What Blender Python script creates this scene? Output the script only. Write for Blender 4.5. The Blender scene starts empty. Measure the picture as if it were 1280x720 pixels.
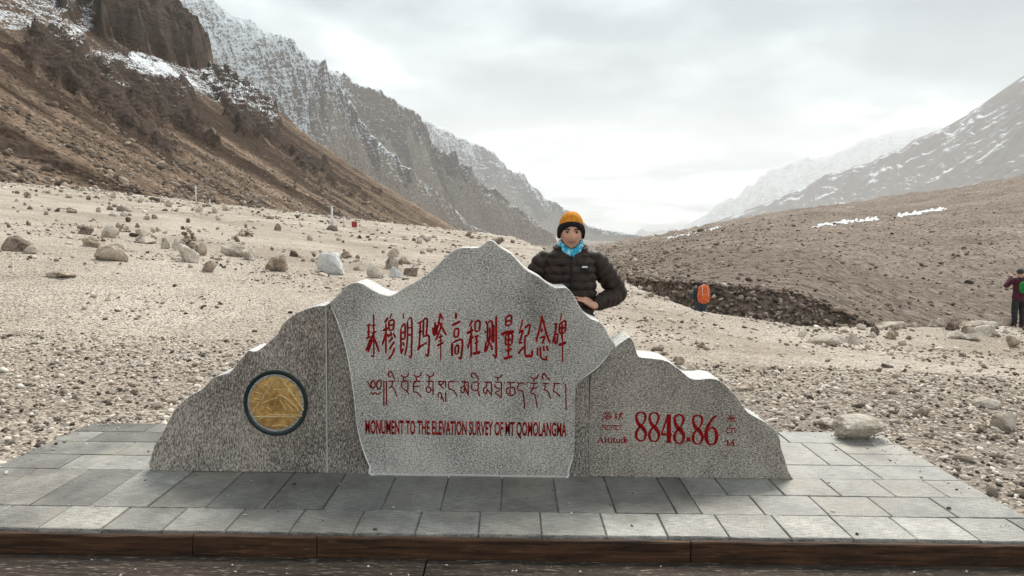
import bpy, bmesh, math, random
import numpy as np
from mathutils import Vector, Matrix

R = math.radians
random.seed(11)
rng = np.random.default_rng(11)
SC = bpy.context.scene
COL = SC.collection

# ------------------------------------------------------------------ camera
F = 940.0                                     # focal length in photo pixels (1280 wide)
CAMZ = 1.6
cam_d = bpy.data.cameras.new('camera')
cam_d.sensor_fit = 'HORIZONTAL'; cam_d.sensor_width = 36.0
cam_d.lens = 36.0 * F / 1280.0
cam_d.clip_start = 0.05; cam_d.clip_end = 60000
cam = bpy.data.objects.new('camera', cam_d); COL.objects.link(cam)
CM = (Matrix.Rotation(R(90) - math.atan(80 / F), 3, 'X') @ Matrix.Rotation(R(0.75), 3, 'Z'))
cam.matrix_world = Matrix.Translation((0, 0, CAMZ)) @ CM.to_4x4()
SC.camera = cam
CMn = np.array(CM)

# ------------------------------------------------------------------ exposure, sky, sun
SKY_SEED = 0.3
SUN_EL, SUN_AZ = 50.0, 14.0                   # sun behind thin cloud, ahead and a little right
SC.view_settings.view_transform = 'Standard'; SC.view_settings.look = 'None'
SC.view_settings.gamma = 1.0; SC.view_settings.exposure = 1.82
SC.view_settings.use_curve_mapping = False
SC.cycles.use_denoising = True
SC.cycles.max_bounces = 6; SC.cycles.diffuse_bounces = 3; SC.cycles.glossy_bounces = 2
SC.cycles.volume_bounces = 1

world = bpy.data.worlds.new('World'); SC.world = world; world.use_nodes = True


# ---- node helpers
def nd(nt, typ, ins=None, **props):
    n = nt.nodes.new(typ)
    for k, v in props.items():
        setattr(n, k, v)
    for k, v in (ins or {}).items():
        s = n.inputs[k]
        if isinstance(v, bpy.types.NodeSocket):
            nt.links.new(v, s)
        else:
            if s.type == 'RGBA' and len(v) == 3:
                v = (*v, 1.0)
            s.default_value = v
    return n


def noise(nt, vec, scale, detail=4.0, rough=0.55, dist=0.0):
    return nd(nt, 'ShaderNodeTexNoise', {'Vector': vec, 'Scale': scale, 'Detail': detail,
                                         'Roughness': rough, 'Distortion': dist}).outputs[0]


def voro(nt, vec, scale, feature='F1', out='Distance', rnd=1.0):
    return nd(nt, 'ShaderNodeTexVoronoi', {'Vector': vec, 'Scale': scale, 'Randomness': rnd},
              feature=feature).outputs[out]


def ramp(nt, fac, stops, interp='LINEAR'):
    n = nd(nt, 'ShaderNodeValToRGB', {'Fac': fac})
    cr = n.color_ramp; cr.interpolation = interp
    while len(cr.elements) < len(stops):
        cr.elements.new(0.5)
    for e, (p, c) in zip(cr.elements, stops):
        e.position = p
        e.color = (*c, 1.0) if isinstance(c, tuple) else (c, c, c, 1.0)
    return n.outputs[0]


def mixc(nt, fac, a, b, blend='MIX'):
    n = nt.nodes.new('ShaderNodeMix'); n.data_type = 'RGBA'; n.blend_type = blend
    for i, v in ((0, fac), (6, a), (7, b)):
        if isinstance(v, bpy.types.NodeSocket):
            nt.links.new(v, n.inputs[i])
        elif i == 0:
            n.inputs[0].default_value = v
        else:
            n.inputs[i].default_value = (*v, 1.0) if isinstance(v, tuple) else (v, v, v, 1.0)
    return n.outputs[2]


def mth(nt, op, a, b=0.0, c=0.0, clamp=False):
    n = nt.nodes.new('ShaderNodeMath'); n.operation = op; n.use_clamp = clamp
    for i, v in enumerate((a, b, c)):
        if isinstance(v, bpy.types.NodeSocket):
            nt.links.new(v, n.inputs[i])
        else:
            n.inputs[i].default_value = v
    return n.outputs[0]


def mapr(nt, v, a, b, c=0.0, d=1.0):
    return nd(nt, 'ShaderNodeMapRange', {'Value': v, 'From Min': a, 'From Max': b, 'To Min': c, 'To Max': d}).outputs[0]


def vscale(nt, vec, s):
    return nd(nt, 'ShaderNodeVectorMath', {0: vec, 1: s}, operation='MULTIPLY').outputs[0]


def attr(nt, name, out='Fac'):
    return nd(nt, 'ShaderNodeAttribute', attribute_name=name).outputs[out]


def objco(nt):
    return nd(nt, 'ShaderNodeTexCoord').outputs['Object']


def wpos(nt):
    return nd(nt, 'ShaderNodeNewGeometry').outputs['Position']


def material(name):
    m = bpy.data.materials.new(name); m.use_nodes = True
    nt = m.node_tree; nt.nodes.clear()
    b = nt.nodes.new('ShaderNodeBsdfPrincipled'); o = nt.nodes.new('ShaderNodeOutputMaterial')
    nt.links.new(b.outputs[0], o.inputs[0])
    return m, nt, b


def setc(nt, b, col=None, rough=None, height=None, bstr=0.5, bdist=0.01, spec=None, metal=None):
    for k, v in (('Base Color', col), ('Roughness', rough), ('Specular IOR Level', spec), ('Metallic', metal)):
        if v is None:
            continue
        if isinstance(v, bpy.types.NodeSocket):
            nt.links.new(v, b.inputs[k])
        else:
            b.inputs[k].default_value = (*v, 1.0) if isinstance(v, tuple) else v
    if height is not None:
        bp = nd(nt, 'ShaderNodeBump', {'Height': height, 'Strength': bstr, 'Distance': bdist})
        nt.links.new(bp.outputs[0], b.inputs['Normal'])


# ---- overcast sky: thin blue daylight behind a broken, layered cloud deck
wt = world.node_tree; wt.nodes.clear()
wdir = nd(wt, 'ShaderNodeTexCoord').outputs['Generated']
sky = nd(wt, 'ShaderNodeTexSky', sky_type='NISHITA', sun_disc=False,
         sun_elevation=R(SUN_EL), sun_rotation=R(SUN_AZ), altitude=5000.0)
sep = nd(wt, 'ShaderNodeSeparateXYZ', {0: wdir})
zc = mth(wt, 'MAXIMUM', sep.outputs[2], 0.0)
den = mth(wt, 'ADD', zc, 0.13)
flat = nd(wt, 'ShaderNodeCombineXYZ', {0: mth(wt, 'DIVIDE', sep.outputs[0], den),
                                      1: mth(wt, 'DIVIDE', sep.outputs[1], den), 2: SKY_SEED})
n1 = noise(wt, flat.outputs[0], 0.62, 7, 0.52, 0.35)
n2 = noise(wt, flat.outputs[0], 2.3, 6, 0.55, 0.2)
cl = mth(wt, 'ADD', mth(wt, 'MULTIPLY', mapr(wt, n1, 0.27, 0.73), 0.72), mth(wt, 'MULTIPLY', mapr(wt, n2, 0.25, 0.75), 0.28))
# the deck thins out towards the horizon, where the bright haze behind it shows
edge = mapr(wt, sep.outputs[2], 0.03, 0.26, 0.27, -0.07)
cl = mth(wt, 'ADD', cl, edge)
ccol = ramp(wt, cl, [(0.22, (0.042, 0.055, 0.062)), (0.40, (0.080, 0.098, 0.105)),
                     (0.58, (0.200, 0.221, 0.226)), (0.74, (0.56, 0.572, 0.562)), (0.90, (0.92, 0.91, 0.875))])
bg1 = nd(wt, 'ShaderNodeBackground', {'Color': sky.outputs[0], 'Strength': 0.10})
zen = mapr(wt, sep.outputs[2], 0.0, 1.0, 0.76, 2.28)                 # overcast sky: zenith about twice the horizon
bg2 = nd(wt, 'ShaderNodeBackground', {'Color': ccol, 'Strength': zen})
wmx = nd(wt, 'ShaderNodeMixShader', {0: 0.93, 1: bg1.outputs[0], 2: bg2.outputs[0]})
wo = nd(wt, 'ShaderNodeOutputWorld', {0: wmx.outputs[0]})

sun_d = bpy.data.lights.new('sun', 'SUN'); sun_d.energy = 1.5; sun_d.angle = R(24)
sun_d.color = (1.0, 0.945, 0.85)
sun = bpy.data.objects.new('sun', sun_d); COL.objects.link(sun)
sdir = Vector((math.sin(R(SUN_AZ)) * math.cos(R(SUN_EL)), math.cos(R(SUN_AZ)) * math.cos(R(SUN_EL)), math.sin(R(SUN_EL))))
sun.rotation_euler = (-sdir).to_track_quat('-Z', 'Y').to_euler()
sun.location = sdir * 50


# ------------------------------------------------------------------ pixel <-> world
def ray(px, py):
    d = CMn @ np.array(((px - 640) / F, -(py - 360) / F, -1.0))
    return d


def at(px, py, Y):
    d = ray(px, py)
    t = Y / d[1]
    return np.array((d[0] * t, Y, CAMZ + d[2] * t))


def project(P):
    Q = (P - np.array((0, 0, CAMZ))) @ CMn
    w = np.maximum(-Q[..., 2], 1e-6)
    return 640 + F * Q[..., 0] / w, 360 - F * Q[..., 1] / w


# ------------------------------------------------------------------ noise in numpy
_perm = rng.permutation(4096)
_g2 = rng.uniform(0, 2 * np.pi, 4096)
_gx, _gy = np.cos(_g2), np.sin(_g2)


def perlin(x, y, seed=0):
    xi = np.floor(x).astype(np.int64); yi = np.floor(y).astype(np.int64)
    xf = x - xi; yf = y - yi
    u = xf ** 3 * (xf * (xf * 6 - 15) + 10); v = yf ** 3 * (yf * (yf * 6 - 15) + 10)

    def g(ix, iy, dx, dy):
        h = _perm[(_perm[(ix + seed * 131) & 4095] + iy) & 4095]
        return _gx[h] * dx + _gy[h] * dy
    a = g(xi, yi, xf, yf); b = g(xi + 1, yi, xf - 1, yf)
    c = g(xi, yi + 1, xf, yf - 1); d = g(xi + 1, yi + 1, xf - 1, yf - 1)
    return ((a + (b - a) * u) + ((c + (d - c) * u) - (a + (b - a) * u)) * v) * 1.5


def fbm(x, y, o=5, g=0.5, seed=0):
    s = 0; a = 1.0; f = 1.0
    for i in range(o):
        s = s + a * perlin(x * f, y * f, seed + i * 7)
        a *= g; f *= 2.03
    return s


def ridged(x, y, o=5, g=0.5, seed=0):
    s = 0; a = 1.0; f = 1.0
    for i in range(o):
        s = s + a * (1 - 2 * np.abs(perlin(x * f, y * f, seed + i * 5)))
        a *= g; f *= 2.07
    return s


def sst(a, b, x):
    t = np.clip((x - a) / (b - a), 0, 1)
    return t * t * (3 - 2 * t)


def inpoly(px, py, poly):
    r = np.zeros(np.shape(px), bool)
    n = len(poly)
    for i in range(n):
        x0, y0 = poly[i]; x1, y1 = poly[(i + 1) % n]
        c = (y0 > py) != (y1 > py)
        r ^= c & (px < (x1 - x0) * (py - y0) / ((y1 - y0) if y1 != y0 else 1e-9) + x0)
    return r


def polydist(px, py, poly, close=True):
    d = np.full(np.shape(px), 1e9)
    n = len(poly)
    for i in range(n if close else n - 1):
        x0, y0 = poly[i]; x1, y1 = poly[(i + 1) % n]
        dx, dy = x1 - x0, y1 - y0
        t = np.clip(((px - x0) * dx + (py - y0) * dy) / (dx * dx + dy * dy + 1e-12), 0, 1)
        d = np.minimum(d, np.hypot(px - x0 - t * dx, py - y0 - t * dy))
    return d


# ------------------------------------------------------------------ mesh helpers
def link(o, parent=None):
    COL.objects.link(o)
    if parent is not None:
        o.parent = parent
    return o


def mesh_np(name, V, faces, mat=None, smooth=True, attrs=None, parent=None, vecs=None):
    """faces: (M,k) int array, or list of such arrays"""
    me = bpy.data.meshes.new(name)
    if not isinstance(faces, (list, tuple)):
        faces = [faces]
    faces = [np.asarray(f, np.int32) for f in faces if len(f)]
    V = np.asarray(V, np.float32)
    me.vertices.add(len(V)); me.vertices.foreach_set('co', V.ravel())
    lv = np.concatenate([f.ravel() for f in faces])
    cnt = np.concatenate([np.full(len(f), f.shape[1], np.int32) for f in faces])
    me.loops.add(len(lv)); me.loops.foreach_set('vertex_index', lv)
    me.polygons.add(len(cnt))
    st = np.concatenate(([0], np.cumsum(cnt)[:-1])).astype(np.int32)
    me.polygons.foreach_set('loop_start', st); me.polygons.foreach_set('loop_total', cnt)
    me.update(calc_edges=True)
    me.validate()
    if smooth:
        me.polygons.foreach_set('use_smooth', np.ones(len(me.polygons), bool))
    for k, v in (attrs or {}).items():
        a = me.attributes.new(k, 'FLOAT', 'POINT'); a.data.foreach_set('value', np.asarray(v, np.float32).ravel())
    for k, v in (vecs or {}).items():
        a = me.attributes.new(k, 'FLOAT_VECTOR', 'POINT'); a.data.foreach_set('vector', np.asarray(v, np.float32).ravel())
    if mat:
        me.materials.append(mat)
    o = bpy.data.objects.new(name, me)
    return link(o, parent)


def grid_faces(nu, nv, wrap=False):
    """rows nv, columns nu"""
    i = np.arange(nv - 1)[:, None] * nu
    if wrap:
        j = np.arange(nu)[None, :]; k = (j + 1) % nu
    else:
        j = np.arange(nu - 1)[None, :]; k = j + 1
    f = np.stack([i + j, i + k, i + nu + k, i + nu + j], -1)
    return f.reshape(-1, 4)


def tag(o, label=None, cat=None, group=None, kind=None):
    if label: o['label'] = label
    if cat: o['category'] = cat
    if group: o['group'] = group
    if kind: o['kind'] = kind
    return o


def empty(name, loc=(0, 0, 0)):
    o = bpy.data.objects.new(name, None); o.location = loc; o.empty_display_size = 0.1
    return link(o)


def bm_obj(name, bm, mat, parent=None, smooth=False, loc=None):
    me = bpy.data.meshes.new(name); bm.to_mesh(me); bm.free()
    if smooth:
        me.polygons.foreach_set('use_smooth', np.ones(len(me.polygons), bool))
    if mat: me.materials.append(mat)
    o = bpy.data.objects.new(name, me)
    if loc is not None: o.location = loc
    return link(o, parent)


def box_bm(x0, x1, y0, y1, z0, z1, bev=0.0, seg=1):
    bm = bmesh.new()
    bmesh.ops.create_cube(bm, size=1)
    for v in bm.verts:
        v.co = ((x0 + x1) / 2 + v.co.x * (x1 - x0), (y0 + y1) / 2 + v.co.y * (y1 - y0), (z0 + z1) / 2 + v.co.z * (z1 - z0))
    if bev:
        bmesh.ops.bevel(bm, geom=bm.edges[:], offset=bev, segments=seg, affect='EDGES', profile=0.6)
    return bm


def smooth_poly(pts, step=0.02, closed=False):
    """Catmull-Rom through points, sampled"""
    P = np.array(pts, float); n = len(P); out = []
    for i in range(n - 1):
        p0 = P[max(i - 1, 0)]; p1 = P[i]; p2 = P[i + 1]; p3 = P[min(i + 2, n - 1)]
        k = max(2, int(np.linalg.norm(p2 - p1) / step))
        for j in range(k):
            t = j / k
            out.append(0.5 * ((2 * p1) + (-p0 + p2) * t + (2 * p0 - 5 * p1 + 4 * p2 - p3) * t * t + (-p0 + 3 * p1 - 3 * p2 + p3) * t ** 3))
    out.append(P[-1])
    return np.array(out)


# ------------------------------------------------------------------ materials: terrain
def mountain_mat(name, scree1, scree2, rock1, rock2, fine=1.0, snow_col=(0.82, 0.85, 0.88), streak=(0.12, 0.012), spk=0.5, bd=1.0, sw=(1.5, 0.8, 0.0), gk=1.0):
    fine *= gk; streak = (streak[0] / gk, streak[1] / gk)
    """fine: metres of the finest visible grain; 'fall' attribute = metres across / down the slope"""
    m, nt, b = material(name)
    P = wpos(nt)
    fall = attr(nt, 'fall', 'Vector')
    a_rock, a_snow, a_tone = attr(nt, 'rock'), attr(nt, 'snow'), attr(nt, 'tone')
    st = noise(nt, vscale(nt, fall, (streak[0], streak[1], 0)), 1.0, 5, 0.6)
    n_f = noise(nt, P, 0.9 / fine, 5, 0.7)
    n_m = noise(nt, P, 0.16 / fine, 4, 0.6)
    f = mth(nt, 'ADD', mth(nt, 'MULTIPLY', st, 0.65), mth(nt, 'MULTIPLY', a_tone, 0.5))
    f = mth(nt, 'ADD', f, mth(nt, 'MULTIPLY', mth(nt, 'SUBTRACT', n_m, 0.5), 0.6))
    sc = mixc(nt, mapr(nt, f, 0.2, 0.85), scree1, scree2)
    sp = mapr(nt, n_f, 0.36, 0.62, 1 - spk, 1 + spk)
    sc = mixc(nt, 1.0, sc, nd(nt, 'ShaderNodeCombineColor', {0: sp, 1: sp, 2: sp}).outputs[0], 'MULTIPLY')
    # layered rock
    sepp = nd(nt, 'ShaderNodeSeparateXYZ', {0: P})
    warp = noise(nt, P, 0.05 / fine, 3, 0.5)
    lay = mth(nt, 'ADD', mth(nt, 'MULTIPLY', sepp.outputs[2], 0.55 / fine), mth(nt, 'MULTIPLY', warp, 9.0))
    lv = nd(nt, 'ShaderNodeCombineXYZ', {0: lay})
    strat = noise(nt, lv.outputs[0], 1.0, 3, 0.6)
    rk = mth(nt, 'ADD', mth(nt, 'MULTIPLY', strat, 0.5), mth(nt, 'MULTIPLY', n_f, 0.6))
    rc = mixc(nt, mapr(nt, rk, 0.38, 0.72), rock1, rock2)
    rmask = mth(nt, 'ADD', a_rock, mth(nt, 'MULTIPLY', mth(nt, 'SUBTRACT', n_m, 0.5), 0.9))
    rmask = mapr(nt, rmask, 0.40, 0.60)
    col = mixc(nt, rmask, sc, rc)
    # snow lies in the hollows of the grain, less on steep faces
    nz = nd(nt, 'ShaderNodeSeparateXYZ', {0: nd(nt, 'ShaderNodeNewGeometry').outputs['Normal']}).outputs[2]
    sn = mth(nt, 'ADD', a_snow, mth(nt, 'MULTIPLY', mth(nt, 'SUBTRACT', n_f, 0.5), sw[0]))
    sn = mth(nt, 'ADD', sn, mth(nt, 'MULTIPLY', mth(nt, 'SUBTRACT', st, 0.5), sw[2]))
    sn = mth(nt, 'ADD', sn, mth(nt, 'MULTIPLY', mth(nt, 'SUBTRACT', strat, 0.5), sw[1]))
    sn = mth(nt, 'ADD', sn, mth(nt, 'MULTIPLY', mth(nt, 'SUBTRACT', nz, 0.7), 0.7))
    smask = mapr(nt, sn, 0.44, 0.63)
    col = mixc(nt, mth(nt, 'MULTIPLY', smask, mapr(nt, a_snow, 0.02, 0.12)), col, snow_col)
    h = mth(nt, 'ADD', mth(nt, 'MULTIPLY', n_f, 1.0), mth(nt, 'MULTIPLY', mth(nt, 'MULTIPLY', strat, rmask), 1.6))
    setc(nt, b, col, 0.95, h, 1.0, bd * fine, 0.06)
    return m


# ================================================================== SETTING
# ------------------------------------------------------------------ ground: pale gravel plain
PX0, PX1, PY0, PY1 = -3.30, 2.90, 3.765, 5.80      # paved platform
LIP = [(70, 30), (40, 26.5), (22, 23.5), (15, 22), (10, 19.5), (6.5, 17.6), (4.7, 19), (4.25, 22), (4.2, 27), (3.4, 40), (0, 100), (-12, 300), (-17, 430)]
PLAIN = LIP + [(-500, 430), (-500, -80), (70, -80)]


def H(x, y):
    x = np.asarray(x, float); y = np.asarray(y, float)
    s = sst(5.0, 16, y)
    z = -0.045 - 0.097 * (np.minimum(x, 8) + 0.62 * np.maximum(x - 8, 0)) * s - 0.030 * np.maximum(0, y - 100)
    amp = 0.012 + 0.10 * sst(6, 40, y)
    z = z + amp * fbm(x * 0.30, y * 0.30, 4, 0.5, 3) + 0.012 * fbm(x * 2.1, y * 2.1, 3, 0.5, 9)
    wig = 0.5 * fbm(x * 0.5, y * 0.5, 3, 0.5, 21)
    d = polydist(x, y, LIP, False)
    ins = inpoly(x, y, PLAIN)
    d = np.where(ins, 0, d)
    z = z - np.minimum(0.62 * np.maximum(0, d + wig * sst(0, 1.5, d)), 4.5 + 0.0 * x)
    # dug out under the paving, lower in front of it
    inr = (x > PX0 + 0.03) & (x < PX1 - 0.03) & (y < PY1 - 0.04)
    z = np.where(inr, np.where(y > 3.4, -0.30, -0.24 + 0.02 * fbm(x * 3, y * 3, 3, 0.5, 77)), z)
    return z


TS = 2.5 * 1.008 ** np.arange(650)


def ground_hit(px, py, far=85.0):
    """where the line of sight through a photo pixel meets the plain (else a spot on it at distance far)"""
    d = ray(px, py)
    Q = np.array((0, 0, CAMZ)) + TS[:, None] * d
    Q = Q[Q[:, 1] < 400]
    below = Q[:, 2] < H(Q[:, 0], Q[:, 1])
    if not below.any():
        p = at(px, py, far); p[2] = float(H(p[0], far)); return p
    i = int(np.argmax(below))
    t = np.linspace(TS[max(i - 1, 0)], TS[i], 40)
    Q = np.array((0, 0, CAMZ)) + t[:, None] * d
    j = int(np.argmax(Q[:, 2] < H(Q[:, 0], Q[:, 1])))
    return Q[j]


m_ground, nt, b = material('pale_gravel')
P = wpos(nt)
n_a = noise(nt, P, 0.22, 4, 0.6)
n_b = noise(nt, P, 2.2, 5, 0.65)
n_c = noise(nt, vscale(nt, P, (1, 1.0, 1)), 26, 4, 0.72)
v1 = voro(nt, P, 34); v2 = voro(nt, P, 13)
base = mixc(nt, mapr(nt, n_a, 0.38, 0.62), (0.44, 0.355, 0.28), (0.72, 0.625, 0.525))
base = mixc(nt, mapr(nt, n_b, 0.45, 0.75, 0, 0.55), base, (0.68, 0.60, 0.52))
vc = nd(nt, 'ShaderNodeTexVoronoi', {'Vector': P, 'Scale': 34.0}).outputs['Color']
vr = nd(nt, 'ShaderNodeSeparateColor', {0: vc}).outputs[0]
base = mixc(nt, mapr(nt, vr, 0.72, 0.80, 0, 0.75), base, (0.17, 0.145, 0.125))
base = mixc(nt, mapr(nt, v1, 0.50, 0.75, 0, 0.7), base, (0.12, 0.10, 0.085))
base = mixc(nt, mapr(nt, n_c, 0.56, 0.70, 0, 0.65), base, (0.16, 0.13, 0.105))
n_d = noise(nt, vscale(nt, P, (0.7, 1.0, 1.0)), 6.5, 5, 0.72)
base = mixc(nt, mapr(nt, n_d, 0.56, 0.70, 0, 0.55), base, (0.22, 0.18, 0.145))
bedm = attr(nt, 'bed')
base = mixc(nt, bedm, base, mixc(nt, mapr(nt, n_b, 0.35, 0.65), (0.075, 0.06, 0.05), (0.24, 0.20, 0.165)))
wet = attr(nt, 'wet')
base = mixc(nt, wet, base, (0.065, 0.045, 0.033))
hh = mth(nt, 'SUBTRACT', mth(nt, 'MULTIPLY', n_c, 0.6), mth(nt, 'MULTIPLY', v1, 0.9))
setc(nt, b, base, 0.95, hh, 0.9, 0.03, 0.25)

gx = 3.6 * np.sinh(np.linspace(-4.4, 3.1, 470))
gy = np.concatenate([np.linspace(-30, 1.9, 16), np.linspace(2.0, 9, 150), 9 + 2.2 * np.sinh(np.linspace(0.02, 5.95, 260))])
GX, GY = np.meshgrid(gx, gy)
GZ = H(GX, GY)
GV = np.stack([GX, GY, GZ], -1).reshape(-1, 3)
wetA = (1 - sst(3.5, 3.72, GY)) * ((GX > -6) & (GX < 6))
ground = mesh_np('ground', GV, grid_faces(len(gx), len(gy)), m_ground, True, {'wet': wetA.ravel() * 0.9, 'bed': (np.clip(np.where(GX > 0, 0.50, 0.15) * (1 - sst(6.0, 10.5, GY + 1.2 * fbm(GX / 2, GY / 2, 3, 0.5, 555))), 0, 1)).ravel()})
tag(ground, kind='structure')

# far valley floor reaching to the horizon
m_floor = mountain_mat('valley_floor_gravel', (0.20, 0.165, 0.135), (0.33, 0.285, 0.24), (0.1, 0.09, 0.08), (0.2, 0.18, 0.16), 6.0)
q = np.linspace(-18500, 18500, 75)
QX, QY = np.meshgrid(q, q)
tag(mesh_np('valley_floor', np.stack([QX, QY, -32 - 0.0175 * np.maximum(0, QY - 700)], -1).reshape(-1, 3), grid_faces(75, 75), m_floor, True,
            {'rock': 0 * QX, 'snow': 0 * QX, 'tone': 0 * QX}, vecs={'fall': np.stack([QX, QY, 0 * QX], -1)}), kind='structure')


# ------------------------------------------------------------------ near left scree slope with outcrops
fy = np.array([-60, 30, 90, 110, 160, 230, 300, 400, 520])
fxp = np.array([-75, -68, -61, -58, -58, -54, -40, -17, 2])
fzp = np.array([7.0, 7.0, 6.6, 6.6, 3.6, 0.2, -3.5, -8.5, -14])

ax = np.concatenate([np.linspace(-420, -230, 110), np.linspace(-229, 4, 330)])
ay = np.concatenate([np.linspace(-40, 78, 40), np.linspace(80, 420, 380), np.linspace(423, 540, 30)])
AX, AY = np.meshgrid(ax, ay)


def slope_A(x, y):
    xf = np.interp(y, fy, fxp); zf = np.interp(y, fy, fzp)
    xf = xf + 2.5 * fbm(y / 22, y * 0, 3, 0.5, 31)
    u = xf - x
    up = np.maximum(u, 0)
    z = zf + np.where(u > 0, 0.50 * up + 0.0009 * up * up, 0.35 * u)
    # fans and gullies running down the slope
    g = ridged(y / 46 + 0.006 * up, up / 300, 4, 0.5, 41)
    z = z + g * np.minimum(up * 0.022, 3.2)
    z = z + 0.55 * fbm(x / 5, y / 5, 4, 0.55, 51) * sst(0, 25, up)
    far = np.maximum(0, y - (398 + 5 * fbm(x / 18, y * 0 + 3, 4, 0.5, 61)))
    z = z - 0.85 * far - 0.02 * far * 0
    return z, up, u


AZ, AU, AUs = slope_A(AX, AY)
PXA, PYA = project(np.stack([AX, AY, AZ], -1))
wx = PXA + 9 * fbm(PXA / 26, PYA / 26, 4, 0.6, 71); wy = PYA + 7 * fbm(PXA / 22 + 9, PYA / 22, 4, 0.6, 81)
front = AY < 402
OUT = [
    [(14, 60), (60, 74), (105, 92), (150, 128), (195, 162), (232, 196), (205, 190), (150, 160), (110, 128), (70, 104), (36, 86)],
    [(30, 42), (80, 40), (106, 55), (112, 78), (150, 98), (185, 104), (228, 110), (236, 130), (248, 152), (276, 180), (235, 168), (190, 152), (150, 127), (110, 102), (75, 76), (40, 60)],
    [(-40, 140), (0, 158), (50, 183), (98, 212), (60, 212), (0, 192), (-40, 180)],
    [(70, -30), (110, -30), (100, 20), (85, 30), (70, 10)],
    [(255, 92), (300, 84), (345, 130), (357, 165), (340, 182), (300, 166), (270, 124)],
    [(360, 190), (400, 205), (440, 235), (470, 246), (430, 240), (390, 215)],
]
CLIFF = [(266, 86), (240, 82), (205, 74), (165, 62), (128, 44), (118, 20), (120, -60), (175, -60), (196, -4), (218, 18), (248, 48)]
rockA = np.zeros(AX.shape)
for po in OUT:
    ins = inpoly(wx, wy, po); d = polydist(wx, wy, po)
    rockA = np.maximum(rockA, np.where(ins, np.clip(0.50 + d / 14, 0, 1), np.clip(0.5 - d / 7, 0, 1)))
rockA = np.clip(rockA * (1.0 + 0.75 * fbm(AX / 11, AY / 17, 4, 0.6, 95)), 0, 1)
wxc = PXA + 3.5 * fbm(PXA / 40, PYA / 30, 3, 0.5, 73); wyc = PYA + 3.5 * fbm(PXA / 30 + 4, PYA / 30, 3, 0.5, 83)
insC = inpoly(wxc, wyc, CLIFF); dC = polydist(wxc, wyc, CLIFF)
cl_m = np.where(insC, np.clip(dC / 7, 0, 1), 0) * (AY > 250)
rockA = np.maximum(rockA, np.clip(cl_m * 1.6, 0, 1)) * front
crag = ridged(AX / 13, AY / 13, 5, 0.55, 91)
AZ2 = AZ + rockA * sst(10, 60, AU) * (1.0 + 2.2 * np.maximum(crag, -0.4) + 1.2 * ridged(AX / 4.2, AY / 4.2, 3, 0.5, 97)) + cl_m * (8 + 2.0 * crag)
def terrace(z, step, lo=0.2, hi=0.8):
    f_ = z / step - np.floor(z / step)
    return (sst(lo, hi, f_) - f_) * step


strike = AZ2 + 0.06 * AY + 1.5 * fbm(AX / 30, AY / 30, 3, 0.5, 99)
AZ2 = AZ2 + 0.95 * np.clip(cl_m * 1.4, 0, 1) * terrace(strike, 4.2, 0.05, 0.45) + 0.8 * rockA * (1 - np.clip(cl_m * 1.4, 0, 1)) * terrace(strike, 2.6, 0.05, 0.5)
SNOWP = [
    ([(135, 42), (165, 52), (200, 76), (240, 93), (262, 112), (236, 110), (200, 97), (165, 74)], 0.60),
    ([(-60, -60), (130, -40), (122, 30), (100, 58), (40, 44), (-60, 30)], 0.40),
    ([(100, 56), (165, 64), (262, 84), (350, 150), (350, 178), (270, 128), (225, 112), (150, 100), (112, 78)], 0.42),
    ([(20, 36), (110, 40), (232, 104), (250, 150), (150, 122), (60, 74)], 0.26),
    ([(262, 80), (300, 84), (352, 140), (356, 170), (300, 128)], 0.42),
]
snowA = np.zeros(AX.shape)
for po, s in SNOWP:
    ins = inpoly(wx, wy, po); d = polydist(wx, wy, po)
    snowA = np.maximum(snowA, np.where(ins, s * np.clip(0.5 + d / 14, 0, 1), s * np.clip(0.5 - d / 14, 0, 1)))
snowA = snowA * front * (1 - 0.75 * np.clip(cl_m * 1.5, 0, 1))
toneA = 0.9 * fbm(AU / 300, AY / 24, 4, 0.6, 101) + 0.35 * fbm(AU / 90, AY / 5, 2, 0.5, 107) + 0.45 * sst(70, 0, AU) - 0.1
m_scree = mountain_mat('scree_slope_rock', (0.052, 0.032, 0.020), (0.28, 0.20, 0.143), (0.014, 0.0105, 0.009), (0.13, 0.092, 0.069), 0.75, streak=(0.10, 0.010), spk=0.65, bd=0.9)
scree = mesh_np('scree_slope', np.stack([AX, AY, AZ2], -1).reshape(-1, 3), grid_faces(len(ax), len(ay)), m_scree, True,
                {'rock': rockA, 'snow': snowA, 'tone': toneA}, vecs={'fall': np.stack([AY, AU, 0 * AX], -1)})
tag(scree, kind='structure')


# ------------------------------------------------------------------ ridge-built mountains
def resample(poly, n):
    poly = np.array(poly, float)
    s = np.concatenate(([0], np.cumsum(np.linalg.norm(np.diff(poly, axis=0), axis=1))))
    t = np.linspace(0, s[-1], n)
    return np.stack([np.interp(t, s, poly[:, k]) for k in range(poly.shape[1])], -1), t


GK = 2.0


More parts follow.
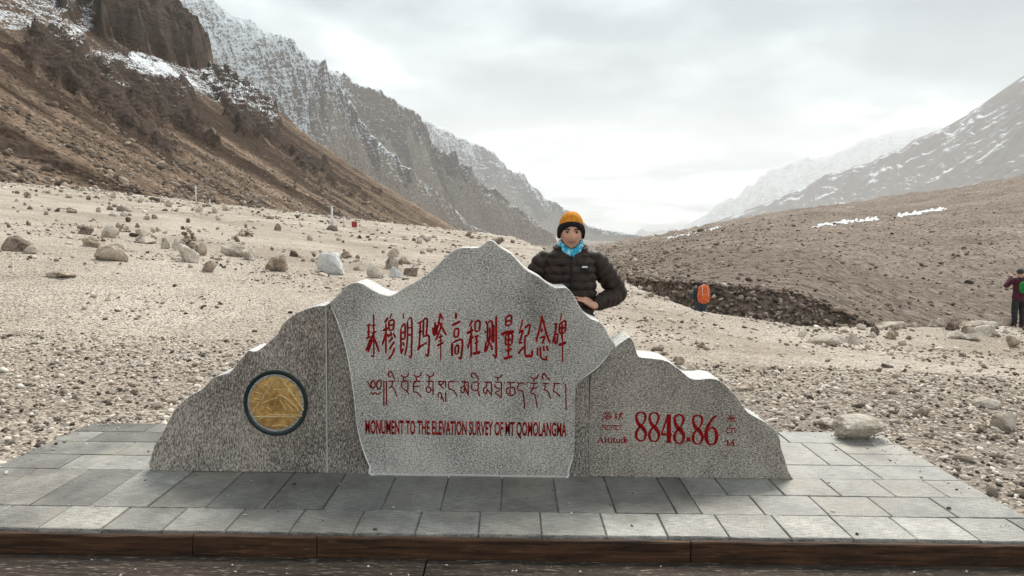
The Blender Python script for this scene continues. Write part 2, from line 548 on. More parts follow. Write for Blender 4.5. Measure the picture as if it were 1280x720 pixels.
def mountain(name, ridge_px, depths, fall, floor_z, mat, nu, nv, amp, wl, snow_f, rock_f, back=0.9, seed=0, crest=1.0, jag=0.0, dk=1.0):
    """ridge_px: ridge line seen in the photo, depths: metres along the view for each point;
    fall: (dx, dy) run per metre of height towards the valley; the back face falls away behind"""
    P3 = np.array([at(p[0], p[1], d) for p, d in zip(ridge_px, np.array(depths) * dk * GK)])
    amp, wl, jag = amp * GK, wl * GK, jag * GK
    Rg, s = resample(P3, nu)
    h = Rg[:, 2] - floor_z
    foot = np.stack([Rg[:, 0] + fall[0] * h, Rg[:, 1] + fall[1] * h, 0 * h + floor_z], -1)
    bk = np.stack([Rg[:, 0] - 0.1 * h, Rg[:, 1] + back * h, 0 * h + floor_z], -1)
    nb = max(6, nv // 8)
    tb = np.linspace(-1, 0, nb, endpoint=False)
    t = np.concatenate([tb, np.linspace(0, 1, nv) ** 1.0])
    T = t[:, None]
    tf = np.clip(T, 0, 1); tk = np.clip(-T, 0, 1)
    Vv = Rg[None] * (1 - tf - tk)[..., None] + foot[None] * tf[..., None] + bk[None] * tk[..., None]
    S = np.broadcast_to(s[None], Vv.shape[:2])
    D = np.abs(T) * h[None] * math.hypot(*fall)
    prof = np.where(T > 0, -0.16 * np.sin(np.pi * tf) * h[None], 0)          # concave talus
    # buttresses and gullies down the fall line + isotropic crags
    wq = 0.35 * fbm(S / (wl * 1.6), D / (wl * 1.6), 3, 0.5, seed + 190)
    g = ridged(S / wl + 0.0012 * D / GK + wq, D / (wl * 1.7), 5, 0.48, seed + 200)
    c = ridged(S / (wl * 0.42), D / (wl * 0.42) + 5, 5, 0.58, seed + 230)
    env = np.clip(np.abs(T) / 0.10, 0, 1) * (0.35 + 0.65 * (1 - sst(0.45, 0.85, tf))) + 0.0
    envc = (0.25 * crest + 0.75 * np.clip(np.abs(T) / 0.08, 0, 1)) * (1 - sst(0.4, 0.75, tf)) + 0.03
    c2 = ridged((S + 0.9 * D) / (wl * 0.34) + wq, (S - 0.9 * D) / (wl * 1.9), 4, 0.55, seed + 240)   # dipping rock bands
    dz = amp * (0.9 * g * env + 0.40 * c * envc + 0.42 * c2 * envc) + prof
    if jag:
        dz = dz + jag * (np.abs(fbm(S / (wl * 0.30), D * 0 + 2.0, 4, 0.6, seed + 260)) - 0.3) * 1.6 * np.clip(1 - np.abs(T) / 0.06, 0, 1)
    Vv = Vv.copy(); Vv[..., 2] += dz * np.clip(h[None] / (h.max() * 0.35), 0.12, 1)
    Vv[..., 1] += -0.35 * dz * 0
    tn = 0.5 * fbm(S / (wl * 1.3), D / (wl * 3), 3, 0.5, seed + 300)
    rock = rock_f(tf + 0.25 * fbm(S / (wl * 0.6), D / (wl * 1.2), 4, 0.6, seed + 310), S / s[-1])
    snow = snow_f(tf + 0.16 * fbm(S / (wl * 0.5), D / (wl * 0.9), 4, 0.6, seed + 320), S / s[-1], g)
    o = mesh_np(name, Vv.reshape(-1, 3), grid_faces(nu, len(t)), mat, True,
                {'rock': rock * np.ones_like(S), 'snow': snow * np.ones_like(S), 'tone': tn},
                vecs={'fall': np.stack([S, D, 0 * S], -1)})
    tag(o, kind='structure')
    return o


m_b1 = mountain_mat('crag_rock', (0.25, 0.192, 0.147), (0.42, 0.338, 0.27), (0.036, 0.027, 0.022), (0.21, 0.152, 0.117), 2.0, streak=(0.06, 0.006), spk=0.4, gk=2.0)
m_b2 = mountain_mat('far_crag_rock', (0.26, 0.205, 0.16), (0.42, 0.342, 0.278), (0.045, 0.034, 0.028), (0.23, 0.17, 0.132), 2.6, streak=(0.05, 0.005), spk=0.4, gk=2.0)
m_b3 = mountain_mat('distant_crag_rock', (0.25, 0.205, 0.168), (0.40, 0.335, 0.285), (0.06, 0.055, 0.055), (0.20, 0.17, 0.15), 4.5, streak=(0.03, 0.003), spk=0.4, gk=2.0)

mountain('mountain', [(120, -90), (175, -30), (209, 11), (226, 0), (246, -6), (266, 0), (287, 20), (314, 28), (331, 42), (351, 48), (366, 52), (375, 66), (390, 76), (404, 84), (412, 96),
                      (428, 124), (450, 156), (490, 200), (540, 243), (590, 283), (640, 303)],
         [1150, 1150, 1120, 1120, 1110, 1100, 1080, 1060, 1040, 1020, 1000, 990, 975, 960, 950, 920, 890, 850, 800, 760, 740],
         (0.42, -0.95), -50, m_b1, 480, 340, 13, 105,
         lambda t, s, g: np.clip(0.76 - 0.78 * t + 0.14 * g - 0.30 * sst(0.45, 0.9, s), 0, 0.75) * (t < 0.85),
         lambda t, s: np.clip(1.10 - 1.75 * t - 0.55 * sst(0.55, 0.95, s), 0, 1), seed=1, jag=3)
mountain('mountain', [(396, 104), (414, 90), (432, 96), (445, 109), (467, 116), (484, 127), (506, 142), (519, 152), (526, 164), (536, 182), (560, 206), (600, 238), (645, 268), (690, 292)],
         [1750, 1720, 1700, 1680, 1660, 1640, 1610, 1600, 1580, 1560, 1520, 1460, 1400, 1350],
         (0.5, -0.9), -60, m_b2, 420, 300, 15, 125,
         lambda t, s, g: np.clip(0.50 - 0.8 * t + 0.14 * g, 0, 0.7),
         lambda t, s: np.clip(1.05 - 1.6 * t - 0.5 * sst(0.5, 0.95, s), 0, 1), seed=2, jag=4, dk=0.74)
mountain('mountain', [(490, 128), (519, 146), (537, 155), (563, 168), (585, 184), (607, 192), (629, 210), (655, 234), (681, 254), (699, 262), (716, 275), (745, 287), (775, 293), (815, 298), (850, 301)],
         [3000, 2960, 2930, 2900, 2860, 2820, 2780, 2720, 2660, 2620, 2580, 2520, 2480, 2440, 2400],
         (0.55, -0.9), -90, m_b3, 360, 240, 22, 190,
         lambda t, s, g: np.clip(0.66 - 0.66 * t + 0.12 * g, 0, 0.75),
         lambda t, s: np.clip(1.0 - 1.1 * t, 0, 1), seed=3, jag=5, dk=0.85)

m_c1 = mountain_mat('smooth_slope_rock', (0.135, 0.105, 0.095), (0.22, 0.178, 0.158), (0.10, 0.08, 0.07), (0.2, 0.16, 0.14), 4.0, streak=(0.006, 0.065), spk=0.22, bd=0.35, sw=(0.35, 0.0, 2.6), gk=2.0)
mountain('mountain', [(1480, -60), (1400, 10), (1340, 52), (1280, 95), (1250, 115), (1215, 140), (1180, 160), (1150, 172), (1120, 188), (1090, 203), (1060, 211), (1030, 221), (1000, 237), (960, 253), (920, 268), (880, 283), (850, 293)],
         [1250, 1300, 1350, 1400, 1440, 1500, 1560, 1620, 1700, 1780, 1860, 1940, 2020, 2120, 2220, 2320, 2400],
         (-0.95, -0.75), -110, m_c1, 420, 220, 14, 250,
         lambda t, s, g: np.clip(0.32 - 0.20 * t + 0.05 * g, 0, 0.9) * (1 - sst(0.30, 0.75, t)),
         lambda t, s: 0 * t, seed=4, crest=0.3, dk=1.5)
m_c2 = mountain_mat('snowy_slope_rock', (0.2, 0.18, 0.17), (0.32, 0.29, 0.27), (0.12, 0.11, 0.11), (0.24, 0.22, 0.21), 9.0, spk=0.3, gk=2.0)
mountain('mountain', [(1180, 158), (1120, 163), (1090, 172), (1060, 186), (1030, 197), (1000, 200), (970, 213), (940, 236), (910, 255), (880, 275), (850, 289)],
         [4400, 4400, 4350, 4350, 4350, 4300, 4300, 4250, 4250, 4200, 4200],
         (-0.6, -0.8), -310, m_c2, 240, 130, 55, 500,
         lambda t, s, g: np.clip(0.75 - 0.45 * t + 0.1 * g, 0, 0.9),
         lambda t, s: np.clip(0.9 - t, 0, 1), seed=5, jag=16, dk=1.7)
mountain('hill', [(560, 268), (640, 270), (700, 279), (735, 285), (765, 291), (787, 295), (803, 291), (815, 294), (838, 290), (858, 292), (880, 288), (910, 293), (960, 296)],
         [4600] * 13, (0.1, -1.4), -330, m_b3, 260, 80, 20, 240,
         lambda t, s, g: np.clip(0.32 - 0.5 * t, 0, 1), lambda t, s: np.clip(0.6 - t, 0, 1), seed=6, jag=9, dk=1.6)

# ------------------------------------------------------------------ brown moraine on the right, dark bank below it
mr_px = [(640, 306), (700, 309), (735, 312), (760, 307), (800, 299), (860, 289), (930, 275), (1000, 263), (1060, 255), (1130, 244), (1200, 233), (1280, 219), (1400, 203), (1560, 180)]
mr_d = [760, 760, 740, 720, 680, 620, 540, 470, 420, 370, 330, 300, 270, 240]
mf_px = [(640, 326), (690, 330), (740, 336), (770, 342), (800, 349), (850, 352), (900, 356), (1000, 367), (1050, 388), (1130, 420), (1200, 436), (1280, 446), (1400, 458), (1560, 470)]
mf_d = [110, 90, 66, 52, 44, 40, 38, 36, 35, 35, 36, 38, 42, 48]
Mr, ms = resample(np.array([at(p[0], p[1], d) for p, d in zip(mr_px, mr_d)]), 420)
mfp = np.array([at(p[0], p[1], d) for p, d in zip(mf_px, mf_d)])
Mf, mfs = resample(mfp, 420)
tt = np.linspace(0, 1, 300) ** 2.6
T = tt[:, None, None]
MV = Mf[None] * (1 - T) + Mr[None] * T
MV = np.concatenate([MV, (Mr + np.array((0, 60, -40)))[None]], 0)
mT = np.concatenate([tt, [1.05]])[:, None] * np.ones((1, 420))
d_ = MV[..., 1]
dz = (0.10 + 0.0055 * d_) * fbm(MV[..., 0] / 9, d_ / 9, 4, 0.5, 401) * 0.55 + (0.004 * d_) * fbm(MV[..., 0] / 40, d_ / 60, 4, 0.5, 411)
MV[..., 2] += dz * np.clip((mT - 0.0) / 0.01, 0.3, 1)
MPX, MPY = project(MV)
sw = np.zeros(MPX.shape)
wxx = MPX + 5 * fbm(MPX / 16, MPY / 4, 3, 0.6, 421); wyy = MPY + 1.5 * fbm(MPX / 9, MPY / 4, 4, 0.65, 431)
for po in ([(1016, 281.5), (1050, 276.5), (1098, 271.5), (1098, 274), (1050, 279.5), (1018, 283.5)], [(1118, 269), (1150, 263.5), (1180, 259.5), (1182, 261.5), (1150, 267), (1122, 270.5)],
           [(830, 298), (872, 288), (900, 283), (900, 284), (870, 289.5), (832, 299)]):
    sw = np.maximum(sw, np.where(inpoly(wxx, wyy, po), 0.95, 0))
m_mor = mountain_mat('moraine_gravel', (0.195, 0.155, 0.127), (0.42, 0.347, 0.29), (0.08, 0.065, 0.055), (0.2, 0.17, 0.14), 0.55, streak=(0.05, 0.05), spk=0.55, bd=0.8)
mor = mesh_np('moraine', MV.reshape(-1, 3), grid_faces(420, len(MV)), m_mor, True,
              {'rock': 0 * mT, 'snow': sw, 'tone': 0.35 * fbm(MV[..., 0] / 60, d_ / 45, 4, 0.5, 441)}, vecs={'fall': MV})
tag(mor, kind='structure')

Bt = Mf + np.array((0, 0.2, 0.04)); bl = 1.0 - 0.75 * sst(6, 9.6, Mf[:, 0])
Bb = Mf + np.stack([0 * bl - 0.5, -4.5 + 0 * bl, -4.6 + 0 * bl], -1)
tb = np.linspace(0, 1, 60)[:, None, None]
BV = Bt[None] * (1 - tb) + Bb[None] * tb
BV[..., 2] += 0.22 * fbm(BV[..., 0] / 1.6, BV[..., 1] / 1.6, 4, 0.6, 451) * np.clip(tb[..., 0] / 0.1, 0, 1)
m_bank = mountain_mat('bank_rubble', (0.11, 0.083, 0.065), (0.29, 0.225, 0.18), (0.04, 0.03, 0.03), (0.12, 0.1, 0.08), 0.22, streak=(0.4, 0.3), spk=0.7, bd=0.5)
bank = mesh_np('bank', BV.reshape(-1, 3), grid_faces(420, 60), m_bank, True,
               {'rock': 0 * BV[..., 0], 'snow': 0 * BV[..., 0], 'tone': 0 * BV[..., 0]}, vecs={'fall': BV})
tag(bank, kind='structure')

# ------------------------------------------------------------------ loose stones nobody could count
ICO_V = None


def ico(sub):
    bm = bmesh.new(); bmesh.ops.create_icosphere(bm, subdivisions=sub, radius=1.0)
    V = np.array([v.co[:] for v in bm.verts]); Fc = np.array([[v.index for v in f.verts] for f in bm.faces])
    bm.free(); return V, Fc


IV, IF = ico(1)


def stones(name, P, size, tone, mat, flat=(0.35, 0.75), sink=0.25, jit=0.38, seed=0):
    r = np.random.default_rng(seed + 900)
    n = len(P); k = len(IV)
    ang = r.uniform(0, 2 * np.pi, n); sx = r.uniform(0.75, 1.35, n); sy = r.uniform(0.6, 1.05, n); sz = r.uniform(*flat, n)
    V = IV[None] * (1 + r.uniform(-jit, jit, (n, k, 1)))
    V = V * np.stack([sx, sy, sz], -1)[:, None]
    tl = r.uniform(-0.35, 0.35, (n, 2))
    z = V[..., 2] + tl[:, :1] * V[..., 0] + tl[:, 1:] * V[..., 1]
    c, s = np.cos(ang)[:, None], np.sin(ang)[:, None]
    X = c * V[..., 0] - s * V[..., 1]; Yv = s * V[..., 0] + c * V[..., 1]
    W = np.stack([X, Yv, z], -1) * (size * 0.5)[:, None, None] + P[:, None]
    W[..., 2] += (size * 0.5 * sz * (1 - 2 * sink))[:, None]
    Fc = (IF[None] + (np.arange(n) * k)[:, None, None]).reshape(-1, 3)
    return mesh_np(name, W.reshape(-1, 3), Fc, mat, False, {'tone': np.repeat(tone, k)})


def stone_mat(name, dark, mid, pale, grain=18.0, bd=0.02):
    m, nt, b = material(name)
    P = wpos(nt); t = attr(nt, 'tone')
    n = noise(nt, P, grain, 4, 0.65)
    c = ramp(nt, mth(nt, 'ADD', t, mth(nt, 'MULTIPLY', mth(nt, 'SUBTRACT', n, 0.5), 0.5)), [(0.05, dark), (0.45, mid), (0.95, pale)])
    setc(nt, b, c, 0.92, n, 0.6, bd, 0.25)
    return m


m_peb = stone_mat('pebble_stone', (0.075, 0.058, 0.046), (0.47, 0.39, 0.315), (0.80, 0.72, 0.63), 30)
m_rub = stone_mat('rubble_stone', (0.08, 0.06, 0.046), (0.25, 0.19, 0.147), (0.46, 0.38, 0.31), 4, 0.1)
m_bnk = stone_mat('bank_stone', (0.055, 0.042, 0.033), (0.20, 0.155, 0.122), (0.46, 0.385, 0.315), 6, 0.05)


def scatter(n, x0, x1, y0, y1, keep):
    x = rng.uniform(x0, x1, n); y = rng.uniform(y0, y1, n)
    k = keep(x, y); x, y = x[k], y[k]
    return np.stack([x, y, H(x, y)], -1)


def bim(n, dark):
    """tones: mostly pale stones with some dark ones"""
    return np.where(rng.random(n) < dark, rng.uniform(0, 0.28, n), np.clip(rng.normal(0.64, 0.17, n), 0.2, 1))


def off_plat(x, y, mgn=0.0):
    return ~((x > PX0 - mgn) & (x < PX1 + mgn) & (y < PY1 + mgn))


def infr(x, y, pad=1.28):
    return np.abs(x) < 0.69 * pad * y + 0.2


def clear_bare(x, y):
    return fbm(x / 3.1, y / 3.1, 3, 0.5, 501)


def edge_cover(x, y):
    return off_plat(x, y, -0.05) & infr(x, y)


Pn = scatter(66000, -10.8, 10.8, 4.0, 9.5, lambda x, y: edge_cover(x, y) & (rng.random(len(x)) < np.where(x > 0.5, 0.75, 0.62) * np.clip(1.15 - (y - 5) / 12, 0.5, 1) * np.where((np.abs(x + .2) < 1.7) & (y < 8), 0.25, 1)))
sz = rng.lognormal(math.log(0.030), 0.42, len(Pn)).clip(0.012, 0.10)
tn = bim(len(Pn), 0.24)
tag(stones('pebbles', Pn, sz, tn, m_peb, seed=1), 'loose pale and dark pebbles covering the ground beside the paving', 'pebbles', kind='stuff')
Pm = scatter(32000, -23, 23, 9.5, 26, lambda x, y: infr(x, y) & inpoly(x, y, PLAIN) & (rng.random(len(x)) < np.clip(0.32 + 0.12 * x / 6 + 0.9 * clear_bare(x, y), 0.05, 0.95)))
sz = rng.lognormal(math.log(0.048), 0.45, len(Pm)).clip(0.02, 0.20)
tn = bim(len(Pm), 0.42)
tag(stones('gravel', Pm, sz, tn, m_peb, seed=2), 'loose gravel strewn over the pale plain behind the monument', 'gravel', kind='stuff')
Pf = scatter(24000, -75, 5, 22, 200, lambda x, y: infr(x, y) & inpoly(x, y, PLAIN) & (rng.random(len(x)) < np.clip(0.18 + 0.6 * (clear_bare(x / 4, y / 4)) + 0.3 * sst(-25, -60, x), 0.05, 0.85)))
sz = rng.lognormal(math.log(0.16), 0.5, len(Pf)).clip(0.06, 0.9) * (0.6 + Pf[:, 1] / 110)
tn = bim(len(Pf), 0.45)
tag(stones('scattered_stones', Pf, sz, tn, m_peb, seed=3), 'small stones strewn over the far part of the pale plain', 'stones', kind='stuff')
# chips lying on the front edge of the step
k = 34
xs = rng.uniform(-3.2, 2.8, k)
Pc = np.stack([xs, rng.uniform(3.45, 3.70, k), 0 * xs - 0.1135], -1)
tag(stones('stone_chips', Pc, rng.lognormal(math.log(0.010), 0.5, k).clip(0.004, 0.035), rng.uniform(0.5, 1, k), m_peb, seed=4), 'tiny pale stone chips along the foot of the timber edge', 'chips', kind='stuff')
# rubble on the toe of the scree slope
n = 24000
ry = rng.uniform(75, 330, n); rx = np.interp(ry, fy, fxp) - np.abs(rng.normal(0, 22, n)) + 4
k_ = infr(rx, ry) & (rng.random(n) < np.clip(0.35 + 0.8 * fbm(rx / 17, ry / 17, 3, 0.5, 511), 0.06, 1))
rx, ry = rx[k_], ry[k_]
rz = slope_A(rx, ry)[0]
szr = rng.lognormal(math.log(0.42), 0.55, len(rx)).clip(0.15, 2.2)
tag(stones('rubble', np.stack([rx, ry, rz], -1), szr, np.clip(rng.normal(0.40, 0.26, len(rx)), 0, 1), m_rub, seed=5), 'broken rubble along the toe of the brown scree slope', 'rubble', kind='stuff')
# stones over the moraine and the bank
n = 22000
iu = rng.integers(0, 420, n); it = (rng.random(n) ** 1.1 * 225).astype(int)
Pq = MV[it, iu] + rng.normal(0, 0.15, (n, 3)) * np.array((1, 1, 0))
szq = rng.lognormal(math.log(0.13), 0.55, n).clip(0.06, 1.0) * (0.55 + Pq[:, 1] / 150)
tag(stones('moraine_stones', Pq, szq, np.clip(rng.normal(0.48, 0.27, n), 0, 1), m_rub, seed=6), 'loose stones covering the brown moraine', 'stones', kind='stuff')
n = 11000
iu = rng.integers(90, 330, n); it = rng.integers(0, 42, n)
Pq = BV[it, iu] + rng.normal(0, 0.06, (n, 3))
szq = rng.lognormal(math.log(0.17), 0.45, n).clip(0.07, 0.6)
tag(stones('bank_stones', Pq, szq, np.clip(rng.normal(0.42, 0.3, n), 0, 1), m_bnk, seed=7), 'dark stones heaped on the bank of the gully', 'stones', kind='stuff')

# ------------------------------------------------------------------ haze
hm = bpy.data.materials.new('haze'); hm.use_nodes = True
ht = hm.node_tree; ht.nodes.clear()
hv = nd(ht, 'ShaderNodeVolumePrincipled', {'Color': (0.97, 0.985, 1.0), 'Density': 1.05e-4, 'Anisotropy': 0.15})
ho = nd(ht, 'ShaderNodeOutputMaterial', {'Volume': hv.outputs[0]})
bm = box_bm(-18600, 18600, -18600, 18600, -420, 2150)
hz = bm_obj('haze', bm, hm)
tag(hz, 'pale thin haze filling the valley air', 'haze', kind='stuff')

# ================================================================== PAVED PLATFORM
m_tile, nt, b = material('paving_stone')
P = wpos(nt)
oi = nd(nt, 'ShaderNodeObjectInfo')
rot = nd(nt, 'ShaderNodeMapping', {'Vector': P, 'Rotation': (0, 0, R(38)), 'Scale': (14, 150, 40)}).outputs[0]
n_s = noise(nt, rot, 1.0, 4, 0.6)
n_l = noise(nt, P, 3.2, 5, 0.6)
n_f = noise(nt, P, 120, 3, 0.7)
c = mixc(nt, mapr(nt, n_l, 0.3, 0.7, 0.0, 1.0), (0.62, 0.61, 0.59), (1.30, 1.27, 1.20))
c = mixc(nt, 1.0, oi.outputs['Color'], c, 'MULTIPLY')
k = mapr(nt, mth(nt, 'ADD', mth(nt, 'MULTIPLY', n_s, 0.6), mth(nt, 'MULTIPLY', n_f, 0.5)), 0.42, 0.68, 0.40, 1.50)
c = mixc(nt, 1.0, c, nd(nt, 'ShaderNodeCombineColor', {0: k, 1: k, 2: k}).outputs[0], 'MULTIPLY')
stn = mapr(nt, noise(nt, P, 1.7, 6, 0.70, 0.8), 0.54, 0.68, 0, 0.6)
c = mixc(nt, stn, c, (0.30, 0.255, 0.20))
ro = mapr(nt, n_l, 0.3, 0.7, 0.36, 0.58)
setc(nt, b, c, ro, mth(nt, 'ADD', mth(nt, 'MULTIPLY', n_s, 0.5), mth(nt, 'MULTIPLY', n_f, 0.6)), 0.9, 0.006, 0.5)

m_bed, nt, b = material('mortar_bed')
P = wpos(nt); n_ = noise(nt, P, 9, 5, 0.7)
setc(nt, b, ramp(nt, n_, [(0.35, (0.10, 0.095, 0.085)), (0.55, (0.20, 0.19, 0.17)), (0.7, (0.46, 0.44, 0.40))]), 0.95, noise(nt, P, 90, 3), 0.6, 0.004)

m_wood, nt, b = material('weathered_timber')
P = wpos(nt)
g1 = noise(nt, vscale(nt, P, (2.2, 40, 40)), 1.0, 6, 0.65, 0.4)
g2 = noise(nt, vscale(nt, P, (3.0, 9, 9)), 1.0, 4, 0.6)
g3 = noise(nt, vscale(nt, P, (9, 160, 160)), 1.0, 3, 0.7)
wc = mixc(nt, mapr(nt, g1, 0.32, 0.68), (0.010, 0.005, 0.003), (0.115, 0.052, 0.023))
wc = mixc(nt, mapr(nt, g2, 0.50, 0.72, 0, 0.85), wc, (0.016, 0.009, 0.006))
wc = mixc(nt, mapr(nt, g3, 0.60, 0.72, 0, 0.7), wc, (0.19, 0.115, 0.065))
setc(nt, b, wc, 0.75, mth(nt, 'ADD', g1, mth(nt, 'MULTIPLY', g3, 0.5)), 0.8, 0.006, 0.3)
m_wood2, nt, b = material('grey_step_timber')
P = wpos(nt)
g1 = noise(nt, vscale(nt, P, (2.0, 30, 30)), 1.0, 6, 0.7, 0.5)
g3 = noise(nt, vscale(nt, P, (14, 120, 120)), 1.0, 3, 0.7)
wc = mixc(nt, mapr(nt, g1, 0.35, 0.66), (0.010, 0.007, 0.005), (0.07, 0.048, 0.034))
wc = mixc(nt, mapr(nt, g3, 0.58, 0.70, 0, 0.85), wc, (0.40, 0.33, 0.27))
setc(nt, b, wc, 0.85, mth(nt, 'ADD', g1, g3), 0.8, 0.008, 0.3)

bed = bm_obj('platform', box_bm(PX0 + 0.01, PX1 - 0.01, PY0 + 0.012, PY1 - 0.012, -0.24, -0.010), m_bed)
tag(bed, kind='structure')


def tile(x0, x1, y0, y1, tone=None):
    g = 0.0038
    x0 = max(x0, PX0); x1 = min(x1, PX1)
    if x1 - x0 < 0.03: return
    w, d = (x1 - x0) / 2 - g, (y1 - y0) / 2 - g
    bm = box_bm(-w, w, -d, d, -0.045, 0, 0.004)
    for v in bm.verts:                                     # chipped, not quite square
        v.co.x += random.uniform(-1, 1) * 0.0015; v.co.y += random.uniform(-1, 1) * 0.0015
        if v.co.z > -0.01: v.co.z += random.uniform(-0.0012, 0.0012)
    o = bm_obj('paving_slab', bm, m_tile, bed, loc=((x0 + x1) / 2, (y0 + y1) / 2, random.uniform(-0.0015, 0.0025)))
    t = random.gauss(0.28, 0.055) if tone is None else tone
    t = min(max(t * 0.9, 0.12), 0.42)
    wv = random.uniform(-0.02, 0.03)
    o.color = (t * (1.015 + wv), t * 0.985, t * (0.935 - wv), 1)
    o.rotation_euler = (random.uniform(-.002, .002), random.uniform(-.002, .002), random.uniform(-.003, .003))


def row(x0, x1, y0, y1, w, start=0.0, tones=None):
    x = x0 - start
    while x < x1 - 0.02:
        ww = w * random.uniform(0.97, 1.03)
        e = x + ww
        if x1 - e < 0.10: e = x1
        tn = tones((max(x, x0) + min(e, x1)) / 2) if tones else None
        tile(max(x, x0), min(e, x1), y0, y1, tn)
        x = e


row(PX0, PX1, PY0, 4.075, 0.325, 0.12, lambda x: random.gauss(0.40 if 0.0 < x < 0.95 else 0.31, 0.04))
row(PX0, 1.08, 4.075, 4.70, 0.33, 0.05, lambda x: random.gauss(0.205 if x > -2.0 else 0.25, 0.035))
row(1.08, PX1, 4.075, 4.385, 0.36, 0.0, lambda x: random.gauss(0.31, 0.03))
row(1.08, PX1, 4.385, 4.70, 0.335, 0.1, lambda x: random.gauss(0.30, 0.03))
row(PX0, 0.0, 4.70, 5.0, 0.62, 0.22)
row(PX0, 0.0, 5.0, 5.30, 0.62, 0.0)
row(PX0, 0.0, 5.30, 5.56, 0.62, 0.4)
row(PX0, 0.0, 5.56, PY1, 0.62, 0.1)
row(0.0, 2.40, 4.70, 4.98, 0.62, 0.1, lambda x: random.gauss(0.33, 0.03))
row(0.0, 2.40, 4.98, 5.50, 0.31, 0.0, lambda x: random.gauss(0.32, 0.03))
for y0, y1 in ((4.70, 4.98), (4.98, 5.24), (5.24, 5.50)):
    row(2.40, PX1, y0, y1, 0.6, 0.0, lambda x: random.gauss(0.34, 0.03))
row(0.0, PX1, 5.50, PY1, 0.6, 0.3, lambda x: random.gauss(0.34, 0.03))


def timber(name, x0, x1, y0, y1, z0, z1, mat):
    n = max(4, int((x1 - x0) / 0.12))
    bm = bmesh.new()
    secs = []
    for i in range(n + 1):
        x = x0 + (x1 - x0) * i / n
        j = lambda a: random.uniform(-a, a)
        c_ = 0.006
        ring = [(y0, z0), (y0, z1 - c_), (y0 + c_, z1), (y1 - c_, z1), (y1, z1 - c_), (y1, z0)]
        secs.append([bm.verts.new((x, yy + j(0.0022), zz + j(0.0026))) for yy, zz in ring])
    for a, b_ in zip(secs[:-1], secs[1:]):
        for k in range(6):
            bm.faces.new((a[k], a[(k + 1) % 6], b_[(k + 1) % 6], b_[k]))
    bm.faces.new(secs[0][::-1]); bm.faces.new(secs[-1])
    bmesh.ops.recalc_face_normals(bm, faces=bm.faces[:])
    return bm_obj(name, bm, mat, bed)


for x0, x1 in ((-3.6, -1.62), (-1.614, -0.985), (-0.979, 0.93), (0.936, 3.2)):
    timber('edging_beam', x0, x1, 3.722, 3.757, -0.20, random.uniform(-0.014, -0.008), m_wood)
for x0, x1 in ((-3.6, -0.42), (-0.41, 3.2)):
    timber('step_board', x0, x1, 3.42, 3.716, -0.22, -0.114, m_wood2)

# ================================================================== MONUMENT
MY = 4.68; TH = 0.28


def granite(name, d, m_, p, brown, stretch, grain):
    m, nt, b = material(name)
    P = wpos(nt)
    n1 = noise(nt, vscale(nt, P, stretch), grain, 3, 0.75)
    n2 = noise(nt, vscale(nt, P, stretch), grain * 2.4, 2, 0.7)
    n3 = noise(nt, P, 2.6, 4, 0.6)
    n4 = noise(nt, P, 0.9, 3, 0.6)
    f = mth(nt, 'ADD', mth(nt, 'MULTIPLY', n1, 0.62), mth(nt, 'MULTIPLY', n2, 0.38))
    f = mth(nt, 'ADD', f, mth(nt, 'MULTIPLY', mth(nt, 'SUBTRACT', n3, 0.5), 0.16))
    f = mth(nt, 'ADD', f, mth(nt, 'MULTIPLY', mth(nt, 'SUBTRACT', n4, 0.5), 0.24))
    c = ramp(nt, f, [(0.395, d), (0.49, m_), (0.585, p)])
    c = mixc(nt, mapr(nt, n3, 0.52, 0.75, 0, 0.5), c, brown, 'MULTIPLY')
    # broad irregular weathering stains, spread at random
    setc(nt, b, c, 0.62, f, 0.9, 0.006, 0.4)
    return m


m_gl = granite('granite_brown', (0.055, 0.043, 0.035), (0.25, 0.212, 0.18), (0.62, 0.565, 0.50), (0.78, 0.70, 0.62), (1.5, 1.0, 0.6), 82)
m_gc = granite('granite_grey', (0.095, 0.086, 0.077), (0.44, 0.41, 0.37), (0.78, 0.75, 0.70), (0.80, 0.75, 0.70), (0.8, 1.0, 1.25), 105)
m_gr = granite('granite_dark_grey', (0.058, 0.048, 0.039), (0.26, 0.227, 0.19), (0.60, 0.55, 0.485), (0.80, 0.74, 0.66), (0.7, 1.0, 1.3), 104)
m_pale = granite('pale_granite', (0.30, 0.29, 0.27), (0.56, 0.55, 0.525), (0.74, 0.73, 0.70), (0.95, 0.93, 0.9), (1, 1, 1), 50)  # paler granite for slab faces turned sideways
m_mort, nt, b = material('pale_joint')
setc(nt, b, (0.50, 0.48, 0.44), 0.9, noise(nt, wpos(nt), 60, 3), 0.5, 0.004)

mon = empty('monument', (0.0, MY, 0.0))
tag(mon, 'grey granite mountain-shaped monument with red carved inscriptions standing on the paving', 'monument')


def pxw(pts, Y=MY):
    return np.array([at(x, y, Y) for x, y in pts])


